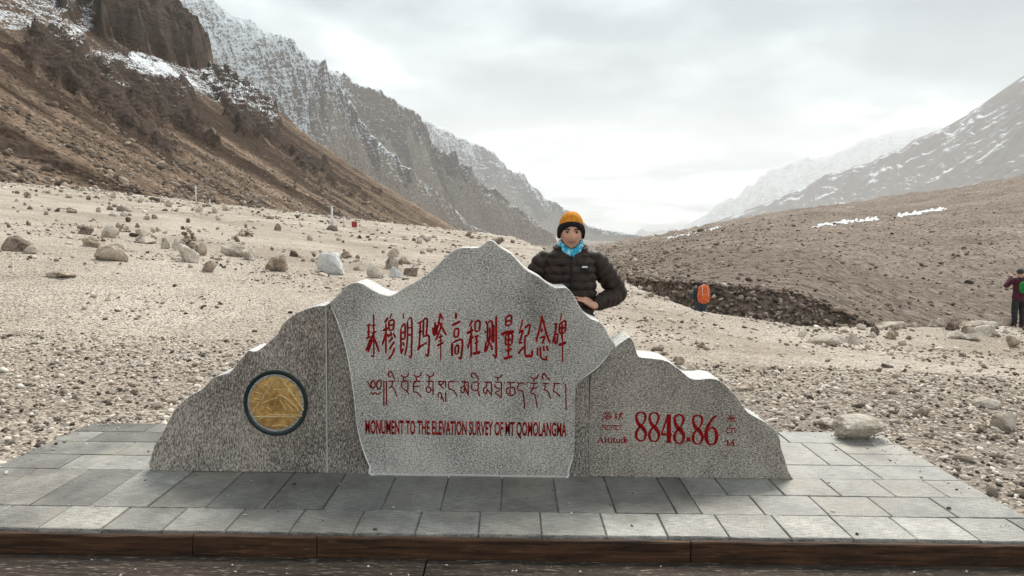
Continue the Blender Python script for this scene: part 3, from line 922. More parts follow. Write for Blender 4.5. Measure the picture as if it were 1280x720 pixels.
def slab(name, top_px, x0, x1, Y0, Y1, mat, bevel=0.007, zbot=0.0, bottom_px=None):
    """outline of the front face in photo pixels (top edge, left to right), extruded back"""
    W = smooth_poly(pxw(top_px, MY), 0.012)
    pts = [(p[0], p[2]) for p in W]
    if bottom_px is None:
        pts = [(pts[0][0] if x0 is None else x0, zbot)] + pts + [(pts[-1][0] if x1 is None else x1, zbot)]
    else:
        Bp = smooth_poly(pxw(bottom_px, MY), 0.012)
        pts = pts + [(p[0], p[2]) for p in Bp]
    # drop near-duplicate points
    out = []
    for p in pts:
        if not out or math.hypot(p[0] - out[-1][0], p[1] - out[-1][1]) > 0.004: out.append(p)
    if math.hypot(out[0][0] - out[-1][0], out[0][1] - out[-1][1]) < 0.004: out.pop()
    bm = bmesh.new()
    vf = [bm.verts.new((p[0], Y0 - MY, p[1])) for p in out]
    f = bm.faces.new(vf)
    r = bmesh.ops.extrude_face_region(bm, geom=[f])
    vs = [g for g in r['geom'] if isinstance(g, bmesh.types.BMVert)]
    for v in vs: v.co.y = Y1 - MY
    bmesh.ops.recalc_face_normals(bm, faces=bm.faces[:])
    if bevel:
        ed = [e for e in bm.edges if len(e.link_faces) == 2 and all(abs(v.co.y - (Y0 - MY)) < 1e-6 for v in e.verts)]
        bmesh.ops.bevel(bm, geom=ed, offset=bevel, segments=2, affect='EDGES', profile=0.5)
    bmesh.ops.triangulate(bm, faces=[f_ for f_ in bm.faces if len(f_.verts) > 4])
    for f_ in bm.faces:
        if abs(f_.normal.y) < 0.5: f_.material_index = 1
    o = bm_obj(name, bm, mat, mon)
    o.data.materials.append(m_pale)
    return o


LW = [(186, 578), (193, 557), (202, 543), (213, 521), (222, 508), (238, 494), (253, 486), (267, 472), (287, 465), (298, 452), (307, 442), (311, 438), (320, 439), (333, 430), (347, 417), (352, 407), (362, 397), (376, 389), (393, 383), (406, 382)]
CT = [(407.5, 381), (413, 378), (422, 370), (433, 359), (442, 354), (451, 354), (464, 361), (478, 368), (491, 369), (506, 360), (527, 348), (543, 336), (557, 322), (570, 312), (581, 310), (597, 310), (604, 306), (612, 301), (618, 303), (626, 310), (639, 318), (650, 330), (660, 339), (674, 347), (684, 355), (695, 360), (707, 360), (715, 367), (721, 378), (729, 390), (738, 398), (752, 405), (762, 422), (769, 431)]
RW = [(738.5, 468), (748, 460), (758, 446), (770, 433), (779, 426), (787, 421.5), (791, 426), (794, 434), (798, 445), (806, 447), (817, 448), (833, 451), (847, 460), (862, 472), (873, 474), (890, 473), (903, 478), (920, 495), (935, 515), (957, 528), (970, 539), (975, 549), (976, 558), (981, 574), (985, 588)]
xL = at(408, 480, MY)[0]; xR = at(737.5, 540, MY)[0]
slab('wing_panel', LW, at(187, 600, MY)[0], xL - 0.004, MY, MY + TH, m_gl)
CTm = [p for p in CT] + [(769.5, 436)]
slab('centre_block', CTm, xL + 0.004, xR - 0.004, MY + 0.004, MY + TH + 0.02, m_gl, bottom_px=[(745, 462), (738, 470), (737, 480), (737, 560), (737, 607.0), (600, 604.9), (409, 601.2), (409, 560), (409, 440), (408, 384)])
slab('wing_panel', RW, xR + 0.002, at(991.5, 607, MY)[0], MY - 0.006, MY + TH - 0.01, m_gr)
# raised central tablet
TB = [(x, y - 0.8) for x, y in CT[1:]]
TBb = [(764, 440), (748, 458), (738, 466), (727, 474), (720, 484), (718, 500), (718, 540), (717, 568), (711, 586), (703, 599), (640, 598), (560, 596.5), (471, 595), (462, 582), (452, 556), (446, 530), (443, 500), (438, 465), (431, 430), (421, 400), (414, 382)]
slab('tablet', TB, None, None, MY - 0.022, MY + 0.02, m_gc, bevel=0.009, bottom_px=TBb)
# pale mortar in the joints and along the foot
jb = box_bm(xL - 0.0035, xL + 0.0035, 0.002, TH - 0.03, 0.0, at(408, 388, MY)[2]); bm_obj('joint', jb, m_mort, mon)
jb = box_bm(xR - 0.0035, xR + 0.0015, 0.006, TH - 0.03, 0.0, at(737, 474, MY)[2]); bm_obj('joint', jb, m_mort, mon)
jb = box_bm(at(470, 600, MY)[0], at(704, 603, MY)[0], -0.026, -0.0005, -0.004, 0.011, 0.003); bm_obj('foot_joint', jb, m_mort, mon)

# ---- red lettering: brush strokes with a raised centre line
m_red, nt, b = material('red_paint')
n_ = noise(nt, wpos(nt), 45, 4, 0.65)
setc(nt, b, ramp(nt, n_, [(0.32, (0.09, 0.003, 0.003)), (0.52, (0.27, 0.006, 0.006)), (0.72, (0.40, 0.016, 0.013))]), 0.75, n_, 0.5, 0.003, 0.12)
m_dred, nt, b = material('dark_red_paint')
n_ = noise(nt, wpos(nt), 45, 4, 0.65)
setc(nt, b, ramp(nt, n_, [(0.35, (0.09, 0.006, 0.005)), (0.6, (0.24, 0.010, 0.009))]), 0.75, n_, 0.5, 0.003, 0.12)


class Strokes:
    def __init__(s, hgt=0.0016): s.V = []; s.F = []; s.k = 0; s.h = hgt

    def add(s, pts, w, Y, sm=True, ends=(0.45, 0.35)):
        """pts: photo pixels; w: width in photo pixels, one value or one per point"""
        W0 = pxw(pts, Y)
        ws = np.full(len(pts), float(w)) if np.isscalar(w) else np.array(w, float)
        A = np.concatenate([W0, ws[:, None] * Y / F], 1)
        Q = smooth_poly(A, 0.004) if sm and len(pts) > 2 else smooth_poly(A, 0.008)
        n = len(Q); t = np.linspace(0, 1, n)
        if np.isscalar(w):
            Q[:, 3] *= np.clip(np.minimum(ends[0] + t * 5, ends[1] + (1 - t) * 5), 0, 1)
        d = np.gradient(Q[:, [0, 2]], axis=0); d /= np.linalg.norm(d, axis=1)[:, None] + 1e-9
        nx = np.stack([-d[:, 1], d[:, 0]], -1)
        dy = 0.0002 * (s.k % 7)
        L = len(s.V)
        for i in range(n):
            hx, hz = nx[i] * Q[i, 3] * 0.5
            x, z = Q[i, 0], Q[i, 2]
            s.V += [(x + hx, Y + 0.001, z + hz), (x + hx * .5, Y - s.h - dy, z + hz * .5), (x - hx * .5, Y - s.h - dy, z - hz * .5), (x - hx, Y + 0.001, z - hz)]
        for i in range(n - 1):
            a = L + 4 * i
            for k in range(3): s.F.append((a + k, a + k + 1, a + 5 + k, a + 4 + k))
        s.F.append((L, L + 1, L + 2, L + 3)); e = L + 4 * (n - 1); s.F.append((e + 3, e + 2, e + 1, e))
        s.k += 1

    def build(s, name, mat, parent):
        V = np.array(s.V) - np.array((0, MY, 0))
        return mesh_np(name, V, np.array(s.F), mat, False, parent=parent)


def parse(txt, ox, oy, sc):
    out = []
    for st in txt.split(';'):
        st = st.strip()
        if not st: continue
        w = None
        if ':' in st:
            w, st = st.split(':'); w = float(w)
        v = [tuple(float(q) for q in p.split(',')) for p in st.split()]
        out.append(([(ox + x / sc, oy + y / sc) for x, y in v], w))
    return out


TY = MY - 0.022                                 # tablet face
HAN1 = [
    '70,240 125,232;75,318 122,308;64,388 128,368;98,240 95,378;118,390 90,470 66,532;140,400 112,480 88,545;10:152,110 155,240 155,600;155,602 125,572;128,248 178,236;128,330 192,308;150,340 120,420;160,380 188,460 216,538',
    '318,150 275,212;14:255,302 316,268;292,215 292,565;288,330 270,400 248,462;296,330 322,372;9:357,105 335,165;325,190 325,292;325,192 380,184 375,295;325,240 375,234;325,296 375,290;350,308 350,372;333,335 318,378;372,325 402,382;372,372 325,432;387,420 330,512;390,490 365,560 318,626',
    '8:487,98 490,172;460,270 460,560;460,268 506,230 505,400;462,332 503,312;462,402 503,386;458,562 490,500;480,430 500,470;535,190 532,420 503,590;535,192 582,178 578,612;578,614 548,580;537,272 577,262;535,352 577,342',
    '650,222 702,190;655,322 702,302;644,522 702,455;680,215 665,500;16:650,500 668,470;700,190 755,170 745,360;716,180 710,362;705,372 777,368 765,592;765,594 735,560;690,472 757,430',
    '845,200 842,335;820,262 828,342 862,345;866,230 862,345;12:905,98 880,240 845,345;900,105 932,175;885,190 930,280 974,352;925,205 890,320 848,412;880,382 932,355;884,424 926,402;14:865,472 942,430;8:908,330 908,638',
    '14:1080,95 1080,168;14:1033,242 1132,192;1060,290 1060,372;1060,290 1106,280 1105,366;1060,372 1106,366;15:1036,440 1036,585;13:1036,440 1148,408 1135,625;1135,627 1108,590;1070,480 1070,562;1070,480 1106,465 1106,556;1070,562 1106,556',
]
HAN2 = [
    '95,178 60,252;16:30,332 106,288;82,240 80,606;80,340 62,420 40,502;86,350 106,392;125,200 125,312;125,202 177,194 172,302;125,312 172,302;115,372 172,354;115,442 167,424;18:100,562 187,540;142,365 142,552',
    '245,188 256,232;233,292 246,332;250,420 232,545;265,220 265,432;265,222 316,200 316,432;290,260 288,400 245,542;295,440 322,522;335,230 335,442;14:362,130 362,612;362,615 322,560',
    '470,150 470,246;470,152 532,130 526,236;470,196 526,186;470,246 526,236;20:418,348 480,318 568,312;468,350 468,462;468,352 542,340 536,452;470,406 536,396;470,462 536,452;502,345 500,590;465,526 542,504;17:443,616 547,588',
    '10:660,172 645,240 620,332;620,332 662,298 618,452;622,442 662,430;13:608,562 672,480;675,272 742,235 720,352;675,366 720,352;685,368 685,580;18:683,582 767,588;765,592 766,518',
    '13:880,122 860,240 808,432;13:885,160 920,310 968,444;880,270 868,322;850,386 906,366 878,452;830,488 824,582;858,478 868,600 930,632;930,634 924,580;893,468 902,532;930,468 946,532',
    '1010,232 1052,220;1042,225 1025,330 998,438;1020,350 1025,452;1020,352 1052,340 1046,442;1025,452 1046,442;8:1102,104 1080,192;1075,222 1075,332;1075,222 1142,195 1136,322;1075,276 1138,262;1075,332 1136,322;1105,215 1100,400;18:1063,466 1152,430;9:1108,330 1108,658',
]
m_edge_hl, nt, b = material('edge_highlight_paint')
setc(nt, b, ramp(nt, noise(nt, wpos(nt), 40, 4, 0.7), [(0.3, (0.55, 0.54, 0.51)), (0.6, (0.88, 0.87, 0.84))]), 0.8)
es = Strokes(0.004)  # lit look of the bevelled edges, painted on as white strokes
for pts, w in (([(446, 530), (452, 556), (462, 582), (471, 595), (560, 596.5), (640, 598), (703, 599), (711, 586), (717, 568)], [0.7, 1.5, 2.4, 3.4, 2.6, 2.6, 3.0, 2.2, 0.8]),
               ([(414, 384), (421, 400), (431, 430), (438, 465), (443, 500), (446, 530)], [0.8, 1.4, 1.5, 1.3, 0.9, 0.7]), ([(727, 474), (738, 466), (748, 458), (760, 444)], [0.7, 1.3, 1.5, 1.0])):
    es.add(pts, w, TY)
es.build('edge_highlight', m_edge_hl, mon)
hs = Strokes()
for chars, ox in ((HAN1, 450), (HAN2, 580)):
    for ch in chars:
        for pts, w in parse(ch, ox, 380, 9.0):
            hs.add(pts, (w or 12.5) / 9.0 * 2.25, TY)
hs.build('chinese_inscription', m_red, mon)

TIB1 = ('40,205 62,250 90,300;95,205 85,250 108,300 135,270 130,215 105,205 100,240;170,205 155,250 175,310 205,280 210,215 180,205 172,240;85,345 110,372 140,352 165,372 215,345;245,205 245,515;275,205 277,515;'
        '330,160 305,150 300,115 322,92 345,110 380,190;295,212 385,212;350,212 345,262 312,300;312,290 345,280 372,310 402,398;425,200 425,215;'
        '455,135 485,165 490,205;490,165 540,145 545,105;465,212 540,212;467,212 467,290 520,330 555,375;540,212 540,340;572,210 574,226;'
        '610,130 640,160 645,205;645,160 690,145 705,100;610,212 700,212;650,212 612,240 612,345;612,280 700,270;612,348 655,350 705,410;728,210 730,226;'
        '770,125 800,155 800,205;800,160 845,145 860,100;765,212 860,212;800,212 800,270;800,270 765,300 780,345 815,345 820,300 800,275;850,212 850,380;805,290 850,335;880,210 882,226;'
        '910,215 1005,215;930,215 925,245 975,300;925,248 960,250 990,215;1005,215 1005,300;915,420 915,370 935,350 955,385 945,440;955,385 985,470;1005,345 1005,470;'
        '1040,215 1125,215;1045,215 1045,300 1100,325 1150,400;1160,208 1162,225;1195,215 1270,215;1235,215 1235,265 1195,295 1200,345 1230,345 1235,290;1240,295 1280,370')
TIB2 = ('0,215 50,215;0,250 50,365;50,215 50,385;110,160 88,150 95,112 118,108 150,140 180,190;95,215 170,212;170,215 165,300 120,320;95,240 90,290 120,320;130,315 165,320 185,388;200,205 202,220;'
        '240,215 330,215;270,215 265,265 235,290 240,345 268,345 270,295;275,300 325,365;325,215 325,385;'
        '358,150 395,165 400,205;395,165 440,150 448,120;365,215 445,215;445,215 440,405;365,240 370,275 405,285;375,285 420,290 410,320 365,335;365,345 400,360 440,405;480,212 482,228;'
        '510,220 605,220;550,225 550,275;545,280 505,295 505,345 540,345 545,295;548,290 560,275 600,290 600,350 560,375 548,340;525,375 585,372;'
        '630,225 720,225;655,225 635,270 645,300;640,310 690,325 705,380 720,535;750,215 752,230;'
        '785,155 825,175 830,215;825,180 870,160 880,120;780,228 875,228;780,285 870,285;830,228 825,285;825,285 795,320 795,350;795,350 840,370 870,520;905,218 907,234;'
        '945,180 928,165 935,125 955,112 980,150 1020,200;930,232 1015,232;965,232 955,300 940,305;945,302 990,325 1030,415;'
        '1055,232 1145,232;1075,232 1060,330;1060,325 1095,340 1145,390;1178,225 1180,240;1205,232 1210,555')
ts = Strokes()
for txt, ox, sc in ((TIB1, 455, 9.846), (TIB2, 580, 9.481)):
    for pts, w in parse(txt, ox, 455, sc):
        ts.add(pts, 2.1, TY, ends=(0.8, 0.5))
ts.build('tibetan_inscription', m_dred, mon)


def text_mesh(txt, name, mat, p0, p1, Y, off=0.0, parent=None, hgt=None):
    """fit a line of type between photo pixels p0 (left, top) and p1 (right, bottom)"""
    cu = bpy.data.curves.new('type', 'FONT'); cu.body = txt; cu.offset = off; cu.resolution_u = 3
    cu.extrude = 0.0
    o = bpy.data.objects.new('type', cu); COL.objects.link(o)
    dg = bpy.context.evaluated_depsgraph_get()
    me = bpy.data.meshes.new_from_object(o.evaluated_get(dg))
    bpy.data.objects.remove(o); bpy.data.curves.remove(cu)
    V = np.empty(len(me.vertices) * 3); me.vertices.foreach_get('co', V); V = V.reshape(-1, 3)
    mn, mx = V.min(0), V.max(0)
    u = (V[:, 0] - mn[0]) / (mx[0] - mn[0]); v = (V[:, 1] - mn[1]) / (mx[1] - mn[1])
    a = at(p0[0], p0[1], Y); b_ = at(p1[0], p1[1], Y); c_ = at(p0[0], p1[1] - (p1[0] - p0[0]) * 0.0131, Y)
    W = np.stack([a[0] + u * (b_[0] - a[0]), 0 * u + Y - MY - 0.0018, c_[2] + (a[2] - c_[2]) * v + (0 * u)], -1)
    me.vertices.foreach_set('co', W.astype(np.float32).ravel())
    bm = bmesh.new(); bm.from_mesh(me)
    r = bmesh.ops.extrude_face_region(bm, geom=bm.faces[:])
    for g in r['geom']:
        if isinstance(g, bmesh.types.BMVert): g.co.y += 0.003
    bmesh.ops.recalc_face_normals(bm, faces=bm.faces[:])
    return bm_obj(name, bm, mat, parent or mon)


text_mesh('MONUMENT TO THE ELEVATION SURVEY OF MT QOMOLANGMA', 'english_inscription', m_red, (456.5, 524.5), (708, 549), TY, 0.026)
# ---- numerals and small lettering on the right wing
RY = MY - 0.006
ns = Strokes()


def glyph(ch, x, y, w, h, wt):
    """serif-like figures from swelling strokes; x,y top left in photo pixels"""
    q = lambda pts: [(x + a * w, y + b_ * h + (x + a * w - 845) * 0.0131) for a, b_ in pts]
    if ch == '8':
        ns.add(q([(.52, 0), (.18, .06), (.10, .22), (.30, .42), (.62, .54), (.90, .74), (.78, .95), (.5, 1), (.2, .95), (.08, .76), (.30, .56), (.66, .42), (.88, .2), (.80, .06), (.52, 0)]),
               [wt * k for k in (.55, .8, 1.0, 1.35, 1.5, 1.15, .75, .55, .8, 1.1, .8, .6, .95, .85, .55)], RY)
    elif ch == '4':
        ns.add(q([(.72, 0), (.72, 1)]), [wt * 1.55, wt * 1.55], RY, False)
        ns.add(q([(.66, .02), (.05, .72)]), [wt * .7, wt * .6], RY, False)
        ns.add(q([(.0, .72), (1.0, .72)]), [wt * 0.9, wt * .9], RY, False)
        ns.add(q([(.5, .985), (.95, .985)]), [wt * .6, wt * .6], RY, False)
    elif ch == '6':
        ns.add(q([(.92, .02), (.55, .16), (.2, .45), (.10, .74), (.25, .95), (.52, 1.0), (.82, .93), (.93, .7), (.78, .48), (.5, .44), (.25, .55)]),
               [wt * k for k in (.7, .9, 1.2, 1.5, 1.1, .6, 1.0, 1.45, 1.0, .6, .5)], RY)
    elif ch == '.':
        ns.add(q([(.1, .5), (.9, .5)]), [wt * 1.7, wt * 1.7], RY, False)


for ch, x, y, w, h in (('8', 794, 515.5, 14.5, 36), ('8', 810.5, 516, 14.5, 36), ('4', 826, 518, 14, 35), ('8', 842, 518, 14, 36), ('.', 857.5, 546, 6, 6), ('8', 865, 518.5, 14.5, 36), ('6', 881, 518, 16, 37)):
    glyph(ch, x, y, w, h, 4.3)
ns.build('altitude_figures', m_red, mon)
for nm, txt, sc, ox, oy, wd in (
    # sea-level characters, metre character (6.737 px per photo pixel, origin 740,505)
    ('sea_level_characters', '95,70 105,85;85,95 95,108;85,130 103,112;120,65 112,85;115,78 158,76;120,95 118,125;120,95 152,93 150,128;108,110 165,108;118,127 152,126;'
     '190,90 215,86;203,65 203,132;190,118 215,106;225,90 258,84;240,66 236,100 222,132;238,98 262,130;246,72 256,80', 6.737, 740, 505, 1.5),
    ('tibetan_height_word', '80,182 258,182;95,190 85,215;110,184 112,216;130,186 124,214 150,212;160,186 162,216;175,186 190,214;205,186 200,214 222,212;232,186 240,214', 6.737, 740, 505, 1.25),
    ('metre_character', '1135,118 1215,116;1172,85 1172,148;1150,90 1160,106;1198,88 1186,106;1168,120 1135,148;1176,120 1212,148', 6.737, 740, 505, 1.5),
    ('tibetan_metre_word', '1130,205 1212,203;1140,208 1130,235 1165,243;1175,208 1178,240;1195,206 1212,240', 6.737, 740, 505, 1.5),
    # M
    ('metre_letter', '14:1140,305 1142,350;9:1140,305 1165,345;9:1165,345 1190,305;14:1188,305 1192,350;8:1130,305 1148,305;8:1132,350 1154,350;8:1184,304 1202,304;8:1180,351 1204,351', 6.737, 740, 505, 1.5),
    # Altitude
    ('altitude_word', '7:72,278 50,325;13:72,278 92,325;6:58,308 84,308;6:40,325 60,325;6:82,325 102,325;12:112,275 112,325;6:104,325 122,325;6:104,277 112,277;12:138,284 138,322 150,322;7:128,294 150,294;12:164,294 164,325;11:162,280 166,280;6:156,325 173,325;'
     '12:186,284 186,322 198,322;7:177,294 198,294;11:208,294 208,318 222,323 230,316;12:232,294 232,326;12:272,274 272,326;9:268,296 252,294 246,310 254,326 268,322;6:262,275 272,275;8:280,308 298,306 292,294 282,298 280,314 288,326 300,322', 6.737, 740, 505, 1.5)):
    sm = Strokes()
    for pts, w in parse(txt, ox, oy, sc):
        sm.add(pts, (w / sc * 1.05) if w else wd, RY, ends=(0.9, 0.8))
    sm.build(nm, m_red, mon)

# ---- bronze medallion in a dark green ring
m_gold, nt, b = material('bronze_gold')
P = wpos(nt); n_ = noise(nt, P, 28, 5, 0.65); n2 = noise(nt, P, 110, 3, 0.6)
setc(nt, b, ramp(nt, n_, [(0.3, (0.27, 0.14, 0.035)), (0.55, (0.56, 0.33, 0.10)), (0.75, (0.68, 0.45, 0.17))]), 0.52, mth(nt, 'ADD', n_, n2), 0.8, 0.005, 0.5, 0.12)
m_green, nt, b = material('dark_green_enamel')
setc(nt, b, (0.006, 0.022, 0.020), 0.35, noise(nt, wpos(nt), 60, 3), 0.3, 0.002)
m_pring, nt, b = material('pale_ring_stone')
n_ = noise(nt, wpos(nt), 70, 3, 0.7)
setc(nt, b, ramp(nt, n_, [(0.35, (0.16, 0.16, 0.15)), (0.65, (0.55, 0.55, 0.53))]), 0.7)
mc = at(345, 503.5, MY); ru = MY / F


def disc(name, r0, r1, y0, y1, mat, parent, n=72):
    """ring (or disc when r0=0) facing the viewer, rounded outer edge; radii in photo pixels"""
    prof = [(r0, y0), (r0, y1), ((r0 * .3 + r1 * .7) if r0 else r1 * 0.5, y1 - 0.0008), (r1 - 0.6, y1), (r1, y1 + 0.002), (r1, y0)]
    V = []; Fc = []
    for i in range(n):
        a = 2 * math.pi * i / n
        for r, y in prof:
            V.append((mc[0] + r * ru * math.cos(a) * 0.985, y, mc[2] + r * ru * math.sin(a) * 1.02))
    k = len(prof)
    for i in range(n):
        j = (i + 1) % n
        for q in range(k - 1 + (1 if r0 else 0)):
            Fc.append((i * k + q, j * k + q, j * k + (q + 1) % k, i * k + (q + 1) % k))
    return mesh_np(name, V, np.array(Fc), mat, False, parent=parent)


med = disc('medallion', 0.0, 33.5, -0.001, -0.010, m_gold, mon)
disc('medallion_ring', 36.5, 41.5, -0.001, -0.009, m_green, med)
disc('inner_ring', 33.0, 36.8, -0.001, -0.006, m_pring, med)
m_gold2, nt, b = material('polished_bronze')
n_ = noise(nt, wpos(nt), 60, 4, 0.6)
setc(nt, b, ramp(nt, n_, [(0.3, (0.40, 0.24, 0.08)), (0.65, (0.78, 0.58, 0.30))]), 0.4, n_, 0.4, 0.002, 0.5, 0.3)
rel = Strokes(0.006)
MYd = MY - 0.010
for txt, w in (('345,128 110,470;385,128 600,440', 2.4), ('345,175 205,345;390,160 470,270', 1.6), ('140,500 590,492', 2.6), ('275,478 560,480', 1.3), ('190,520 250,505 380,500 500,508 550,525', 1.5), ('300,592 380,580 455,592', 1.7),
               ('315,240 410,242', 1.5), ('210,375 290,340 350,318 378,295 450,335 520,400 560,440', 2.2), ('380,340 435,435', 1.6), ('250,400 300,445', 1.5), ('340,330 330,400', 1.2), ('450,380 500,440', 1.4),
               ('210,185 275,212', 1.4), ('140,265 215,285', 1.4), ('480,212 540,200', 1.3), ('530,300 590,295', 1.3), ('120,330 190,335', 1.2), ('280,150 300,200', 1.1), ('420,130 435,190', 1.1)):
    for pts, _ in parse(txt, 300, 455, 7.576):
        rel.add(pts, w, MYd, ends=(0.8, 0.7))
rel.build('relief', m_gold2, med)

# ================================================================== ROCKS
CV, CF = ico(3)
CV2, CF2 = ico(2)


def rock_verts(V, seed, dims, cuts=9, rough=0.10, flatbase=True):
    r = np.random.default_rng(seed)
    nrm = r.normal(size=(cuts, 3)); nrm /= np.linalg.norm(nrm, axis=1)[:, None]
    dist = r.uniform(0.42, 0.88, cuts)
    dots = V @ nrm.T
    rad = np.min(np.where(dots > 0.05, dist / np.maximum(dots, 0.05), 9), axis=1).clip(0.40, 1.0)
    W = V * rad[:, None]
    sd = seed * 3.7
    nz = fbm(V[:, 0] * 2.3 + sd, V[:, 1] * 2.3 + V[:, 2] * 1.7, 4, 0.55, seed % 50) + 0.6 * fbm(V[:, 2] * 4 + sd, V[:, 0] * 4 - V[:, 1] * 3, 3, 0.6, seed % 40)
    W = W * (1 + rough * nz)[:, None]
    mn, mx = W.min(0), W.max(0)
    W = (W - (mn + mx) / 2) / (mx - mn)                # unit box
    W[:, :2] *= (1 - (0.15 + 0.35 * r.random()) * (W[:, 2:3] + 0.5))
    W[:, 0] += 0.16 * r.uniform(-1, 1) * (W[:, 2] + 0.5)
    return W * np.array(dims)


def rock_mat(name, dark, mid, pale, grain=9.0):
    m, nt, b = material(name)
    P = objco(nt)
    oi = nd(nt, 'ShaderNodeObjectInfo').outputs['Random']
    off = nd(nt, 'ShaderNodeCombineXYZ', {0: mth(nt, 'MULTIPLY', oi, 37.0)}).outputs[0]
    P2 = nd(nt, 'ShaderNodeVectorMath', {0: P, 1: off}, operation='ADD').outputs[0]
    n1 = noise(nt, P2, grain * 0.45, 6, 0.68, 0.3); n2 = noise(nt, P2, grain * 3.5, 4, 0.7)
    f = mth(nt, 'ADD', mth(nt, 'MULTIPLY', n1, 0.65), mth(nt, 'MULTIPLY', n2, 0.4))
    f = mth(nt, 'ADD', f, mth(nt, 'MULTIPLY', mth(nt, 'SUBTRACT', oi, 0.5), 0.10))
    c = ramp(nt, f, [(0.38, dark), (0.50, mid), (0.64, pale)])
    setc(nt, b, c, 0.95, f, 1.0, 0.05, 0.1)
    return m


m_rp = rock_mat('pale_boulder_stone', (0.20, 0.16, 0.125), (0.50, 0.43, 0.355), (0.68, 0.62, 0.55))
m_rw = rock_mat('white_boulder_stone', (0.34, 0.33, 0.31), (0.62, 0.61, 0.59), (0.78, 0.78, 0.76))
m_rb = rock_mat('brown_boulder_stone', (0.12, 0.09, 0.068), (0.41, 0.325, 0.25), (0.64, 0.54, 0.445))
m_rd = rock_mat('dark_boulder_stone', (0.05, 0.037, 0.029), (0.20, 0.15, 0.115), (0.40, 0.325, 0.265))
RM = {'p': m_rp, 'w': m_rw, 'b': m_rb, 'd': m_rd}
_rs = [500]


def rock_obj(name, dims, mat, parent=None, loc=(0, 0, 0), rotz=None, sub=3, cuts=15, rough=0.07):
    _rs[0] += 1
    W = rock_verts(CV if sub == 3 else CV2, _rs[0], dims, cuts, rough)
    o = mesh_np(name, W, CF if sub == 3 else CF2, mat, sub == 3, parent=parent)
    if sub == 3:
        o.data.polygons.foreach_set('use_smooth', np.zeros(len(o.data.polygons), bool))
    o.location = loc
    if rotz is not None: o.rotation_euler = (random.uniform(-.1, .1), random.uniform(-.1, .1), rotz)
    return o


def put_rock(px, py, w, h, k, label, group=None, depth=None, sink=0.18, name='rock'):
    g = ground_hit(px, py)
    if g is None: return None
    s = g[1] / F
    W, Hh = w * s, h * s * 1.25
    D = W * random.uniform(0.6, 0.85)
    y = g[1] + D * 0.35
    z = float(H(g[0], y))
    o = rock_obj(name, (W, D, Hh), RM[k], None, (g[0], y, z + Hh * (0.5 - sink)), random.uniform(-0.35, 0.35), sub=3 if w > 12 else 2)
    return tag(o, label, 'rock', group)


